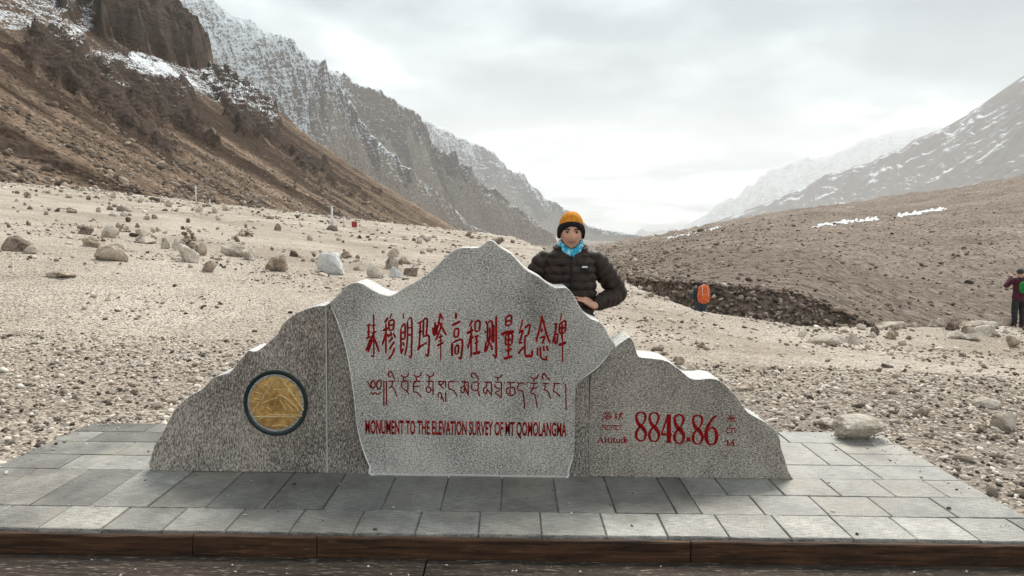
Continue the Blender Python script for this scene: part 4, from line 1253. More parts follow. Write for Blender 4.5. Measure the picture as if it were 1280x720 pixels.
ROCKS = [
    (18, 314, 42, 19, 'd', 'broad dark brown block with a small pale rock against its right end', None),
    (33, 317, 18, 10, 'p', 'small pale rock leaning against the broad dark brown block', None),
    (136, 326, 43, 21, 'b', 'brown wedge-shaped boulder lying alone in front of the stone groups', None),
    (116, 309, 33, 13, 'b', 'low brown humped boulder just behind the wedge-shaped one', None),
    (135, 297, 27, 16, 'p', 'rounded pale boulder with small stones heaped round it', None),
    (104, 293, 21, 10, 'd', 'dark low rock beside the rounded pale boulder', None),
    (174, 304, 36, 11, 'p', 'long low pale rock in front of a flat dark-topped one', None),
    (174, 296, 22, 9, 'b', 'flat dark-topped rock behind the long low pale one', None),
    (232, 328, 31, 23, 'p', 'blocky pale boulder at the foot of the tall cairn', None),
    (259, 340, 22, 14, 'b', 'small brown rock in front of the tall cairn boulder', None),
    (205, 311, 12, 14, 'p', 'upright pale stone beside the tall cairn', 'pale stones beside the tall cairn'),
    (217, 312, 13, 14, 'p', 'upright pale stone beside the tall cairn', 'pale stones beside the tall cairn'),
    (251, 319, 14, 17, 'b', 'tan upright rock just right of the tall cairn', None),
    (290, 321, 36, 18, 'p', 'hunched pale boulder with a dark hollow on its side', None),
    (309, 325, 18, 12, 'p', 'small pale rock against the hunched pale boulder', None),
    (340, 339, 37, 19, 'b', 'tan blocky boulder with an arched pale patch at its base', None),
    (367, 321, 16, 8, 'd', 'small dark wedge of rock behind the tan blocky boulder', None),
    (410, 342, 48, 25, 'w', 'large white quartz-like boulder, the whitest on the plain', None),
    (430, 322, 19, 7, 'd', 'flat dark rock behind the large white boulder', None),
    (467, 348, 26, 17, 'p', 'pale boulder with an orange-brown underside', None),
    (487, 336, 22, 16, 'p', 'pale squarish boulder behind the orange-brown based one', None),
    (495, 347, 22, 13, 'w', 'small whitish boulder in front of the long dark sliver', None),
    (492, 321, 16, 10, 'b', 'rounded brown rock at the back of the pale boulder group', None),
    (506, 330, 19, 9, 'b', 'low brown rock at the end of the pale boulder group', None),
    (514, 345, 22, 10, 'd', 'long dark sliver of rock leaning by the small whitish boulder', None),
    (447, 338, 17, 7, 'p', 'low pale rock between the white boulder and the pale group', None),
    (346, 288, 10, 9, 'd', 'small dark boulder standing alone on the upper plain', None),
    (1035, 432, 56, 13, 'p', 'broad pale flat slab lying flush in the gravel', None),
    (1069, 431, 15, 13, 'p', 'small rounded rock at the end of the broad flat slab', None),
    (1031, 407, 22, 13, 'p', 'squared pale block beside the cairn on the gully edge', None),
    (1081, 399, 16, 11, 'd', 'dark brown rock just right of the gully-edge cairn', None),
    (1107, 404, 46, 13, 'p', 'long pale boulder on the gully edge beside the cairn', None),
    (1112, 412, 44, 9, 'p', 'long low cream rock in front of the long pale boulder', None),
    (1177, 409, 19, 11, 'p', 'pale knob of rock at the end of a long flat ledge', None),
    (1194, 414, 23, 14, 'd', 'dark reddish brown rock against the long flat ledge', None),
    (1234, 409, 64, 12, 'p', 'long flat pale ledge of rock below the hiker with the green pack', None),
    (1198, 424, 37, 9, 'p', 'low pale slab in front of the dark reddish rock', None),
    (1242, 421, 42, 14, 'p', 'cracked pale slab in front of the long flat ledge', None),
    (1271, 434, 21, 14, 'b', 'brownish rock below the cracked pale slab', None),
    (1037, 537, 36, 13, 'p', 'low pale stone touching the back edge of the paving', None),
    (1209, 578, 34, 10, 'p', 'flat pale stone set in the gravel beside the paving edge', None),
    (1260, 539, 44, 23, 'p', 'broad pale boulder in the gravel well clear of the paving', None),
    (1157, 521, 28, 11, 'd', 'small dark stone in the gravel behind the paving corner', None),
    (1238, 511, 38, 11, 'p', 'low pale stone in the gravel behind the broad boulder', None),
    (14, 420, 34, 6, 'p', 'thin flat pale stone lying on the empty gravel', None),
    (72, 348, 40, 7, 'b', 'low cracked brown rock flush with the gravel', None),
    (850, 456, 18, 10, 'b', 'small brown rock just behind the right wing of the monument', None),
    (868, 466, 14, 8, 'p', 'small pale rock just behind the right wing of the monument', None),
    (934, 489, 26, 9, 'b', 'flat tan rock behind the sloping end of the monument', None),
    (688, 0, 0, 0, 'p', '', None),
]
for px, py, w, h, k, lab, grp in ROCKS:
    if w: put_rock(px, py, w, h, k, lab, grp)
TN = {'p': 'pale', 'b': 'brown', 'd': 'dark', 'w': 'white'}
rr = random.Random(5)
for i in range(90):
    bx = rr.choice([(90, 330, 262, 300), (270, 400, 275, 330), (400, 560, 300, 340), (0, 200, 245, 292), (80, 300, 250, 285)])
    px, py = rr.uniform(bx[0], bx[1]), rr.uniform(bx[2], bx[3])
    w = rr.uniform(4, 10)
    k_ = rr.choice('pppbbd')
    put_rock(px, py, w, w * rr.uniform(0.45, 0.9), k_, 'small %s rock scattered among the boulders left of the monument' % TN[k_], 'small %s rocks left of the monument' % TN[k_])
for i in range(46):
    px = rr.uniform(985, 1285); py = 398 + (px - 985) * 0.03 + abs(rr.gauss(0, 14))
    w = rr.uniform(6, 18)
    k_ = rr.choice('ppppbbd')
    put_rock(px, py, w, w * rr.uniform(0.4, 0.7), k_, 'small %s rock along the edge of the gully right of the monument' % TN[k_], 'small %s rocks along the gully edge' % TN[k_])
for i in range(16):
    px = rr.uniform(800, 1000); py = 358 + (px - 800) * 0.21 + abs(rr.gauss(0, 6))
    w = rr.uniform(5, 12)
    k_ = rr.choice('pppb')
    put_rock(px, py, w, w * rr.uniform(0.4, 0.7), k_, 'small %s rock along the edge of the gully right of the monument' % TN[k_], 'small %s rocks along the gully edge' % TN[k_])

# boulder resting on the paving
pb = at(1081, 552, 5.50)
o = rock_obj('boulder', (0.46, 0.30, 0.20), m_rp, None, (at(1081, 550, 5.62)[0], 5.64, 0.090), 0.1, cuts=12)
tag(o, 'rounded pale boulder resting on the paving near its back right corner', 'boulder')
# stones set on the peak of the monument
for dx, dims, lab, k in ((0.05, (0.075, 0.06, 0.05), 'small brown stone resting on the very peak of the monument', 'b'), (0.0, (0.045, 0.05, 0.035), 'tiny pale stone beside the brown one on the monument peak', 'p')):
    pk = at(617 + dx * 140, 303, MY + 0.17)
    o = rock_obj('stone', dims, RM[k], None, (pk[0], MY + 0.19, pk[2] - 0.004 + dims[2] * 0.5 - (0.012 if dx else 0.0)), 0.3, sub=2)
    tag(o, lab, 'stone')


def cairn(px, py, w, h, n, label, k='pb'):
    g = ground_hit(px, py); s = g[1] / F
    Rb, Hh = w * s / 2, h * s
    y = g[1] + Rb; z = float(H(g[0], y))
    root = empty('cairn', (g[0], y, z)); tag(root, label, 'cairn', 'cairns of piled stones')
    r = random.Random(int(px))
    lay = max(3, int(n ** 0.55))
    for L in range(lay):
        f = L / lay
        rad = Rb * (1 - f) ** 0.9
        m_ = max(1, int(n * (1 - f) ** 1.5 / lay * 1.8))
        for i in range(m_):
            a = 2 * math.pi * i / m_ + r.uniform(0, 1)
            q = rad * r.uniform(0.35, 0.85) if m_ > 1 else 0
            sz = max(0.05, Hh / lay * r.uniform(1.2, 2.0))
            rock_obj('stone', (sz * r.uniform(1, 1.5), sz * r.uniform(0.8, 1.2), sz * r.uniform(0.5, 0.8)), RM[r.choice(k)], root,
                     (q * math.cos(a), q * math.sin(a), Hh * f * 0.92 + sz * 0.2), r.uniform(0, 3), sub=2)
    return root


cairn(229, 313, 34, 34, 46, 'tall cairn of small stones built behind the blocky pale boulder', 'pbpd')
cairn(302, 296, 30, 18, 26, 'low cairn of dark and pale stones behind the hunched pale boulder', 'bdp')
cairn(150, 290, 20, 12, 14, 'small heap of stones behind the rounded pale boulder', 'pb')
cairn(1057, 407, 32, 27, 34, 'pale stone cairn on the gully edge beside the squared block', 'pppb')
cairn(1099, 394, 10, 13, 8, 'tiny stack of flat stones behind the long pale boulder', 'pb')

# ================================================================== POLES AND STAKES
m_wp, nt, b = material('white_pole_paint')
setc(nt, b, ramp(nt, noise(nt, wpos(nt), 6, 3), [(0.3, (0.55, 0.54, 0.52)), (0.7, (0.80, 0.80, 0.78))]), 0.6)
m_rbx, nt, b = material('red_box_paint')
setc(nt, b, ramp(nt, noise(nt, wpos(nt), 8, 3), [(0.3, (0.22, 0.02, 0.015)), (0.7, (0.40, 0.05, 0.035))]), 0.6)
m_stk, nt, b = material('bare_stake_wood')
setc(nt, b, ramp(nt, noise(nt, vscale(nt, wpos(nt), (30, 30, 4)), 1, 4), [(0.3, (0.14, 0.085, 0.05)), (0.7, (0.36, 0.25, 0.17))]), 0.8)


def cyl_bm(r, h, n=10, r2=None):
    bm = bmesh.new()
    bmesh.ops.create_cone(bm, cap_ends=True, segments=n, radius1=r, radius2=r if r2 is None else r2, depth=h, matrix=Matrix.Translation((0, 0, h / 2)))
    return bm


def pole(px, py, hpx, label, cap=True, rad=0.06):
    g = ground_hit(px, py)
    s = g[1] / F; h = hpx * s
    root = empty('marker_pole', (g[0], g[1], g[2] - 0.05)); tag(root, label, 'pole', 'white marker poles at the back of the plain')
    bm_obj('shaft', cyl_bm(rad, h, 10, rad * 0.85), m_wp, root, True)
    bm_obj('cap', cyl_bm(rad * 1.3, 0.05), m_wp, root, True, loc=(0, 0, h))
    bm_obj('footing', cyl_bm(rad * 2.4, 0.14, 10, rad * 1.8), m_bed, root, loc=(0, 0, -0.02))
    return g


pole(415, 283, 25, 'tallest white marker pole, left of the red box', rad=0.085)
pole(430, 284, 14, 'short white post between the tall pole and the red box')
pole(472, 288, 8, 'stubby white post beyond the red box')
pole(245, 251, 23, 'white marker pole standing apart below the brown scree', rad=0.075)
pole(262, 252, 8, 'stubby white post beside the pole below the scree')
g = ground_hit(443, 285); s = g[1] / F
rt = empty('sign_box', (g[0], g[1], g[2] - 0.03)); tag(rt, 'small red box on a post between the white poles', 'box')
wb = 3.2 * s
bm_obj('panel', box_bm(-wb, wb, -wb * 0.5, wb * 0.5, 1.5 * s, 8 * s, wb * 0.12), m_rbx, rt)
bm_obj('lid', box_bm(-wb * 1.1, wb * 1.1, -wb * 0.6, wb * 0.6, 8 * s, 8.6 * s, wb * 0.05), m_rbx, rt)
bm_obj('post', cyl_bm(wb * 0.3, 1.6 * s), m_wp, rt)
for px, py, hh, ln, lab in ((772, 349, 17, 0.35, 'thin wooden stake leaning away from the man by the gully'), (767, 350, 13, -0.1, 'short upright wooden stake next to the leaning one')):
    g = ground_hit(px, py); s = g[1] / F
    o = bm_obj('stake', cyl_bm(0.9 * s, hh * s, 8, 0.6 * s), m_stk, None, True, loc=(g[0], g[1], g[2] - 0.03)); o.rotation_euler = (0, ln, 0)
    tag(o, lab, 'stake')

# ================================================================== PEOPLE
def ring_loft(rings, caps=True):
    n = len(rings[0]); V = np.concatenate(rings); f = grid_faces(n, len(rings), True)
    fl = [f]
    if caps:
        L = (len(rings) - 1) * n
        V = np.concatenate([V, [np.mean(rings[0], 0)], [np.mean(rings[-1], 0)]])
        c0, c1 = len(V) - 2, len(V) - 1
        i = np.arange(n); j = (i + 1) % n
        fl.append(np.stack([j, i, i * 0 + c0], -1)); fl.append(np.stack([L + i, L + j, i * 0 + c1], -1))
    return V, fl


def tube(path, radii, n=14, flat=1.0, puff=None):
    """path (k,3), radii (k,), flat: ratio of the second axis"""
    P_ = np.array(path, float); r_ = np.array(radii, float)
    d = np.gradient(P_, axis=0); d /= np.linalg.norm(d, axis=1)[:, None] + 1e-9
    up = np.array((0, -1, 0.01)); rings = []
    for p, t, r in zip(P_, d, r_):
        a = np.cross(t, up)
        if np.linalg.norm(a) < 0.1: a = np.cross(t, (1, 0, 0))
        a /= np.linalg.norm(a); b_ = np.cross(a, t)
        q = np.linspace(0, 2 * np.pi, n, endpoint=False)[:, None]
        rings.append(p + r * (np.cos(q) * a + flat * np.sin(q) * b_))
    return ring_loft(rings)


def ell(c, rx, ry, rz, nu=20, nv=14):
    rings = []
    for i in range(nv):
        ph = -math.pi / 2 + math.pi * (i + 0.5) / nv
        q = np.linspace(0, 2 * np.pi, nu, endpoint=False)
        rings.append(np.stack([c[0] + rx * math.cos(ph) * np.cos(q), c[1] + ry * math.cos(ph) * np.sin(q), c[2] + rz * math.sin(ph) + 0 * q], -1))
    return ring_loft(rings)


def join(parts):
    Vs = []; Fq = []; Ft = []; L = 0
    for V, fl in parts:
        Vs.append(V)
        for f in fl:
            f = np.asarray(f)
            (Fq if f.shape[1] == 4 else Ft).append(f + L)
        L += len(V)
    out = []
    if Fq: out.append(np.concatenate(Fq))
    if Ft: out.append(np.concatenate(Ft))
    return np.concatenate(Vs), out


def fused(name, parts, mat, parent, voxel=0.006, smooth_it=2):
    """one continuous surface out of overlapping lofts"""
    V, fl = join(parts)
    o = mesh_np(name + '_raw', V, fl, None, True)
    md = o.modifiers.new('r', 'REMESH'); md.mode = 'VOXEL'; md.voxel_size = voxel; md.use_smooth_shade = True
    ms_ = o.modifiers.new('s', 'SMOOTH'); ms_.iterations = smooth_it; ms_.factor = 0.35
    dg = bpy.context.evaluated_depsgraph_get()
    me = bpy.data.meshes.new_from_object(o.evaluated_get(dg)); me.name = name
    old = o.data; bpy.data.objects.remove(o); bpy.data.meshes.remove(old)
    me.materials.clear(); me.materials.append(mat)
    me.polygons.foreach_set('use_smooth', np.ones(len(me.polygons), bool))
    return link(bpy.data.objects.new(name, me), parent)


def curve_pts(pts, n):
    P_ = smooth_poly(np.array(pts, float), 0.01)
    s = np.concatenate(([0], np.cumsum(np.linalg.norm(np.diff(P_, axis=0), axis=1))))
    t = np.linspace(0, s[-1], n)
    return np.stack([np.interp(t, s, P_[:, k]) for k in range(P_.shape[1])], -1), s[-1]


def simple_mat(name, c1, c2, scale=20, rough=0.8, bd=0.004, spec=0.3, stretch=(1, 1, 1)):
    m, nt, b = material(name)
    n_ = noise(nt, vscale(nt, objco(nt), stretch), scale, 5, 0.65)
    setc(nt, b, mixc(nt, mapr(nt, n_, 0.32, 0.68), c1, c2), rough, n_, 0.6, bd, spec)
    return m


m_skin, nt, b = material('skin')
n_ = noise(nt, objco(nt), 14, 5, 0.65)
setc(nt, b, mixc(nt, mapr(nt, n_, 0.3, 0.7), (0.50, 0.25, 0.16), (0.70, 0.41, 0.29)), 0.5, noise(nt, objco(nt), 120, 3), 0.25, 0.002, 0.4)
b.inputs['Subsurface Weight'].default_value = 0.08
b.inputs['Subsurface Radius'].default_value = (0.01, 0.004, 0.002)
m_jkt = simple_mat('dark_down_nylon', (0.016, 0.0105, 0.0085), (0.058, 0.039, 0.032), 22, 0.5, 0.008, 0.2)
m_jk2 = simple_mat('black_lining', (0.008, 0.007, 0.007), (0.02, 0.018, 0.018), 30, 0.7)
m_hato = simple_mat('orange_knit', (0.50, 0.16, 0.015), (0.80, 0.34, 0.04), 60, 0.9, 0.004, 0.2, (1, 1, 0.3))
m_hatb = simple_mat('black_knit', (0.006, 0.006, 0.008), (0.022, 0.02, 0.022), 60, 0.9, 0.004, 0.2, (1, 1, 0.3))
m_gait, nt, b = material('blue_patterned_cloth')
n_ = noise(nt, objco(nt), 26, 3, 0.5, 0.8)
setc(nt, b, ramp(nt, n_, [(0.30, (0.012, 0.10, 0.19)), (0.42, (0.03, 0.36, 0.56)), (0.56, (0.10, 0.52, 0.70)), (0.62, (0.75, 0.82, 0.84)), (0.72, (0.05, 0.40, 0.60))]), 0.8, n_, 0.4, 0.006)
m_trs = simple_mat('dark_trousers', (0.012, 0.012, 0.015), (0.035, 0.035, 0.04), 18, 0.8)
m_boot = simple_mat('brown_boot_leather', (0.03, 0.018, 0.01), (0.09, 0.055, 0.03), 18, 0.6)
m_dark = simple_mat('dark_hair', (0.010, 0.007, 0.006), (0.030, 0.022, 0.018), 80, 0.7)
m_eye = simple_mat('eye', (0.30, 0.27, 0.25), (0.40, 0.37, 0.35), 30, 0.3)
m_lip = simple_mat('lips', (0.22, 0.075, 0.06), (0.30, 0.11, 0.09), 30, 0.5)
m_logo = simple_mat('white_patch', (0.6, 0.6, 0.6), (0.8, 0.8, 0.8), 30, 0.6)


def hand_parts(wrist, fdir, across, curl=0.5, side=1, L=0.185, spread=0.0):
    """palm and five fingers; fdir: wrist to fingertips, across: index to little finger, palm side = normal"""
    f = np.array(fdir, float); f /= np.linalg.norm(f)
    a = np.array(across, float); a -= f * a.dot(f); a /= np.linalg.norm(a)
    nrm = np.cross(f, a) * side                           # towards the palm
    w = np.array(wrist, float); out = []
    pl = L * 0.52
    rings = []
    for t, hw, ht in ((-0.10, .026, .021), (0.05, .030, .019), (0.35, .039, .018), (0.75, .042, .016), (1.0, .040, .013)):
        q = np.linspace(0, 2 * np.pi, 16, endpoint=False)[:, None]
        rings.append(w + f * pl * t + np.cos(q) * hw * a + np.sin(q) * ht * nrm)
    out.append(ring_loft(rings))
    for k, (off, ln) in enumerate(((-0.030, .92), (-0.010, 1.0), (0.011, .95), (0.030, .76))):
        p0 = w + f * pl * 0.92 + a * off
        d = f + a * off * (1.5 + spread * 6); d /= np.linalg.norm(d)
        pts = [p0]; ang = 0.15 + curl * 0.3
        for seg, c in ((.42, curl * .7), (.32, curl * .9), (.26, curl * .7)):
            dd = d * math.cos(ang) + nrm * math.sin(ang)
            pts.append(pts[-1] + dd * seg * L * 0.47 * ln); ang += c
        P_, _ = curve_pts(pts, 12)
        out.append(tube(P_, np.linspace(0.0098, 0.0074, 12), 10))
        out.append(ell(P_[-1], .0074, .0074, .0074, 10, 6))
    t0 = w + f * pl * 0.28 - a * 0.026
    pts = [t0, t0 - a * 0.026 + f * 0.028 + nrm * 0.014, t0 - a * 0.034 + f * 0.056 + nrm * 0.022, t0 - a * 0.028 + f * 0.080 + nrm * 0.030]
    P_, _ = curve_pts(pts, 12)
    out.append(tube(P_, np.linspace(0.0125, 0.0085, 12), 10)); out.append(ell(P_[-1], .0085, .0085, .0085, 10, 6))
    return out


def head_part(c, s=1.0):
    """face towards -Y; c: centre of the skull at eye height"""
    nu, nv = 56, 44
    rings = []
    for i in range(nv):
        ph = -math.pi / 2 + math.pi * (i + 0.5) / nv
        zz = math.sin(ph)
        q = np.linspace(0, 2 * np.pi, nu, endpoint=False)
        x = math.cos(ph) * np.cos(q); y = math.cos(ph) * np.sin(q)
        fr = np.clip(-y, 0, 1)
        jaw = np.clip(-zz, 0, 1)
        X = 0.076 * x * (1 - 0.30 * jaw ** 1.6)
        Yy = 0.096 * y * (1 - 0.12 * jaw) - 0.012 * jaw * fr
        Z = 0.118 * zz - 0.012 * jaw + 0 * q
        fx = X / 0.076; fz = Z / 0.118
        G = lambda cx, cz, sx, sz: np.exp(-((fx - cx) / sx) ** 2 - ((fz - cz) / sz) ** 2) * (fr > 0.05)
        dY = 0.016 * G(0, -.30, .17, .15) + 0.012 * G(0, -.12, .12, .22) + 0.003 * (G(.2, -.33, .12, .08) + G(-.2, -.33, .12, .08))
        dY = dY - 0.009 * (G(.42, -.02, .22, .10) + G(-.42, -.02, .22, .10)) + 0.006 * (G(.4, .14, .35, .07) + G(-.4, .14, .35, .07))
        dY = dY + 0.006 * (G(.6, -.26, .22, .16) + G(-.6, -.26, .22, .16)) - 0.004 * G(0, -.60, .42, .025) + 0.004 * G(0, -.55, .3, .05) + 0.004 * G(0, -.68, .28, .06) + 0.008 * G(0, -.92, .30, .12)
        dY = dY - 0.003 * (G(.36, -.46, .08, .12) + G(-.36, -.46, .08, .12))
        rings.append(np.stack([c[0] + s * X, c[1] + s * (Yy - dY), c[2] + s * (Z)], -1))
    parts = [ring_loft(rings)]
    for sd in (-1, 1):
        parts.append(ell((c[0] + sd * 0.076 * s, c[1] + 0.012 * s, c[2] - 0.012 * s), 0.010 * s, 0.020 * s, 0.032 * s, 12, 10))
    return parts


# ---------------- the man leaning on the monument
mx0 = at(713, 300, 5.22)[0]; my0 = 5.22
man = empty('person', (mx0, my0, 0.0))
tag(man, 'man in orange and black beanie and dark puffer jacket leaning behind the monument', 'person')
hc = (0.0, -0.055, 1.550)                                   # head centre, root space
sh_l, el_l, wr_l = (0.182, 0.0, 1.350), (0.338, 0.055, 1.125), (0.160, -0.125, 1.050)
sh_r, el_r, wr_r = (-0.182, 0.0, 1.345), (-0.290, -0.02, 1.10), (-0.235, -0.14, 0.90)
parts = head_part(hc, 0.98)
parts.append(tube([(0, 0.0, 1.32), (0, -0.02, 1.42), (0, -0.03, 1.50)], [0.064, 0.058, 0.060], 18))
tors = []
for z, hw, hd, y in ((0.80, .155, .105, 0), (0.92, .165, .11, 0), (1.05, .155, .105, 0), (1.20, .165, .11, 0), (1.32, .165, .10, 0), (1.39, .15, .085, 0.0), (1.43, .08, .06, -0.005)):
    q = np.linspace(0, 2 * np.pi, 24, endpoint=False)
    tors.append(np.stack([hw * np.cos(q), y + hd * np.sin(q), z + 0 * q], -1))
parts.append(ring_loft(tors))
for sh, elb, wr in ((sh_l, el_l, wr_l), (sh_r, el_r, wr_r)):
    P_, _ = curve_pts([sh, tuple(0.5 * (np.array(sh) + elb)), elb, tuple(0.5 * (np.array(elb) + wr)), wr], 24)
    parts.append(tube(P_, np.interp(np.linspace(0, 1, 24), [0, .25, .5, .7, 1], [.052, .046, .040, .037, .026]), 14))
for sd in (-1, 1):
    P_, _ = curve_pts([(sd * .09, 0, .86), (sd * .10, -.01, .66), (sd * .105, -.015, .46), (sd * .11, .01, .25), (sd * .11, .02, .07)], 24)
    parts.append(tube(P_, np.interp(np.linspace(0, 1, 24), [0, .25, .5, .62, .8, 1], [.088, .078, .058, .058, .048, .036]), 14))
    parts.append(ell((sd * .115, -.05, .045), .042, .115, .040, 16, 10))
parts += hand_parts(wr_l, (-0.78, -0.22, 0.55), (0.35, -0.55, -0.75), 0.34, -1, 0.19, 0.9)
parts += hand_parts(wr_r, (-0.45, -0.10, 0.85), (0.7, -0.4, -0.3), 0.5, -1)
body = fused('body', parts, m_skin, man, 0.0048, 2)

# face details
for sd in (-1, 1):
    V, fl = ell((hc[0] + sd * 0.031, hc[1] - 0.0800, hc[2] - 0.003), 0.0125, 0.006, 0.0048, 14, 8); e = mesh_np('eye', V, fl, m_eye, parent=man)
    V, fl = ell((hc[0] + sd * 0.031, hc[1] - 0.0850, hc[2] - 0.003), 0.0050, 0.003, 0.0046, 12, 8); mesh_np('iris', V, fl, m_dark, parent=e)
    P_, _ = curve_pts([(hc[0] + sd * .014, hc[1] - .0915, hc[2] + .014), (hc[0] + sd * .032, hc[1] - .0900, hc[2] + .021), (hc[0] + sd * .052, hc[1] - .074, hc[2] + .014)], 12)
    V, fl = tube(P_, np.interp(np.linspace(0, 1, 12), [0, .5, 1], [.0045, .0050, .002]), 8); mesh_np('eyebrow', V, fl, m_dark, parent=man)
    P_, _ = curve_pts([(hc[0] + sd * .018, hc[1] - .0835, hc[2] + .001), (hc[0] + sd * .031, hc[1] - .0870, hc[2] + .0045), (hc[0] + sd * .044, hc[1] - .0800, hc[2] + .000)], 10)
    V, fl = tube(P_, np.full(10, .0022), 6); mesh_np('eyelid', V, fl, m_dark, parent=man)
P_, _ = curve_pts([(hc[0] - .031, hc[1] - .0815, hc[2] - .062), (hc[0], hc[1] - .0975, hc[2] - .0715), (hc[0] + .031, hc[1] - .0815, hc[2] - .062)], 14)
V, fl = tube(P_, np.interp(np.linspace(0, 1, 14), [0, .5, 1], [.002, .0052, .002]), 8); mesh_np('mouth', V, fl, m_lip, parent=man)


# hat
def hat_band(zl, zh, infl, name, mat, nv=10, roll=0.0, arch=0.06):
    rings = []
    q = np.linspace(0, 2 * np.pi, 48, endpoint=False)
    fr = np.clip(-np.sin(q), 0, 1)
    for i in range(nv):
        t = i / (nv - 1)
        lo = zl + (arch * fr ** 1.1)                        # arched up over the forehead
        z = lo + (zh(q) - lo) * t
        u = np.clip(z / 0.142, -1, 1)
        rad = np.sqrt(np.clip(1 - np.clip(u, 0, 1) ** 2.3, 0.0, 1))
        bulge = infl + roll * math.sin(math.pi * t) + 0.0012 * np.sin(q * 34)
        rings.append(np.stack([hc[0] + (0.0800 * rad + bulge) * np.cos(q), hc[1] + 0.006 + (0.0990 * rad + bulge) * np.sin(q), hc[2] + z], -1))
    V, fl = ring_loft(rings)
    return mesh_np(name, V, fl, mat, parent=man)


hat_band(-0.046, lambda q: 0.040 + 0.032 * np.clip(-np.sin(q), 0, 1), 0.010, 'hat_band', m_hatb, 12, 0.006, 0.090)
hat_band(0.016, lambda q: 0.1405 + 0 * q, 0.008, 'hat', m_hato, 20, 0.0, 0.035)

# neck gaiter
rings = []
q = np.linspace(0, 2 * np.pi, 44, endpoint=False); fr = np.clip(-np.sin(q), 0, 1)
for t, ex in ((0, 0.0), (.12, .012), (.3, .016), (.5, .020), (.7, .017), (.88, .013), (1, .006), (1.0, -.006)):
    zt = hc[2] - 0.050 - 0.062 * fr ** 1.6; zb = hc[2] - 0.185 + 0 * q
    z = zb + (zt - zb) * t
    wv = 0.004 * np.sin(q * 5 + t * 9)
    rings.append(np.stack([(0.070 + ex + wv) * np.cos(q) * (1 + 0.05 * t), hc[1] + 0.018 + (0.075 + ex + wv) * np.sin(q) * (1 + 0.10 * t * fr), z], -1))
V, fl = ring_loft(rings, False); mesh_np('neck_gaiter', V, fl, m_gait, parent=man)


# puffer jacket
def puff(u, p=0.055, a=0.012):
    return 1.4 * a * (np.abs(np.sin(np.pi * u / p)) ** 0.45 - 0.45)


def jacket(parent, mat, arms, z0=0.78, scale=1.0, band=0.055, amp=0.012):
    prs = []
    zs = np.arange(z0, 1.452, 0.0055); q = np.linspace(0, 2 * np.pi, 64, endpoint=False)
    rings = []
    for z in zs:
        hw = np.interp(z, [.78, .88, 1.0, 1.15, 1.28, 1.35, 1.395, 1.43, 1.455], [.175, .18, .170, .176, .184, .176, .150, .112, .088])
        hd = np.interp(z, [.78, .88, 1.0, 1.15, 1.28, 1.35, 1.395, 1.43, 1.455], [.150, .152, .146, .148, .142, .130, .112, .092, .082])
        wob = 0.004 * np.sin(q * 3 + z * 19) + 0.0025 * np.sin(q * 11 + z * 63) + 0.004 * fbm(q * 5, z * 26 + 0 * q, 3, 0.6, 17)
        pz = puff(z + 0.004 * np.sin(q * 2), band, amp)
        seam = 1 - 0.9 * np.exp(-((q - 1.5 * np.pi) / 0.045) ** 2)            # pressed flat at the zip
        c_, s_ = np.cos(q), np.sin(q)
        ex = 2 / 2.5
        rings.append(np.stack([(hw + (pz + wob) * seam) * np.sign(c_) * np.abs(c_) ** ex, (hd + (pz + wob) * seam) * np.sign(s_) * np.abs(s_) ** ex - 0.006 + np.interp(z, [1.3, 1.45], [0, -0.012]), z + 0 * q], -1))
    prs.append(ring_loft(rings))
    for sh, elb, wr in arms:
        sh = np.array(sh); elb = np.array(elb); wr = np.array(wr)
        inn = sh + np.array((-0.05 * np.sign(sh[0]), 0, 0.000))
        P_, L = curve_pts([inn, sh, sh * .5 + elb * .5 + np.array((0.010 * np.sign(sh[0]), 0, 0)), elb, elb * .45 + wr * .55, wr * 0.94 + elb * 0.06], 130)
        u = np.linspace(0, L, 130)
        r_ = np.interp(u / L, [0, .12, .3, .52, .6, .8, .97, 1], [.062, .069, .070, .067, .064, .056, .044, .038])
        prs.append(tube(P_, r_ + puff(u, band * 0.95, amp * 0.85) * np.interp(u / L, [0, .1, .95, 1], [0.2, 1, 1, 0.2]), 26))
    V, fl = join(prs)
    return mesh_np('jacket', V, fl, mat, parent=parent)


jk = jacket(man, m_jkt, [(sh_l, el_l, wr_l), (sh_r, el_r, wr_r)])
# standing collar, open at the throat
rings = []
q = np.linspace(R(-48), R(228), 50)
for z, ex, t in ((1.395, .022, 0), (1.415, .028, .3), (1.435, .028, .6), (1.452, .032, .9), (1.456, .026, 1), (1.445, .018, .8), (1.41, .012, .3)):
    rise = 0.020 * np.clip(np.sin(q), -1, 1) * t
    rings.append(np.stack([(0.086 + ex) * np.cos(q) * (1 + .05 * t), -0.030 + (0.084 + ex) * np.sin(q), z + rise], -1))
V = np.concatenate(rings); mesh_np('collar', V, grid_faces(50, len(rings)), m_jkt, parent=jk)
V, fl = tube([(0, -0.160, 0.80), (0, -0.160, 1.0), (0, -0.162, 1.15), (0, -0.158, 1.28), (0, -0.146, 1.35), (0, -0.128, 1.40), (0, -0.108, 1.435)], [0.006] * 7, 8); mesh_np('zip', V, fl, m_jk2, parent=jk)
bm = box_bm(-0.019, 0.019, -0.002, 0.002, -0.0055, 0.0055, 0.001); o = bm_obj('chest_patch', bm, m_logo, jk, loc=(0.088, -0.166, 1.318)); o.rotation_euler = (R(8), 0, R(9))
V, fl = tube([(0.066, -0.158, 1.305), (0.10, -0.157, 1.300), (0.135, -0.142, 1.270)], [0.0035] * 3, 6); mesh_np('pocket_seam', V, fl, m_jk2, parent=jk)


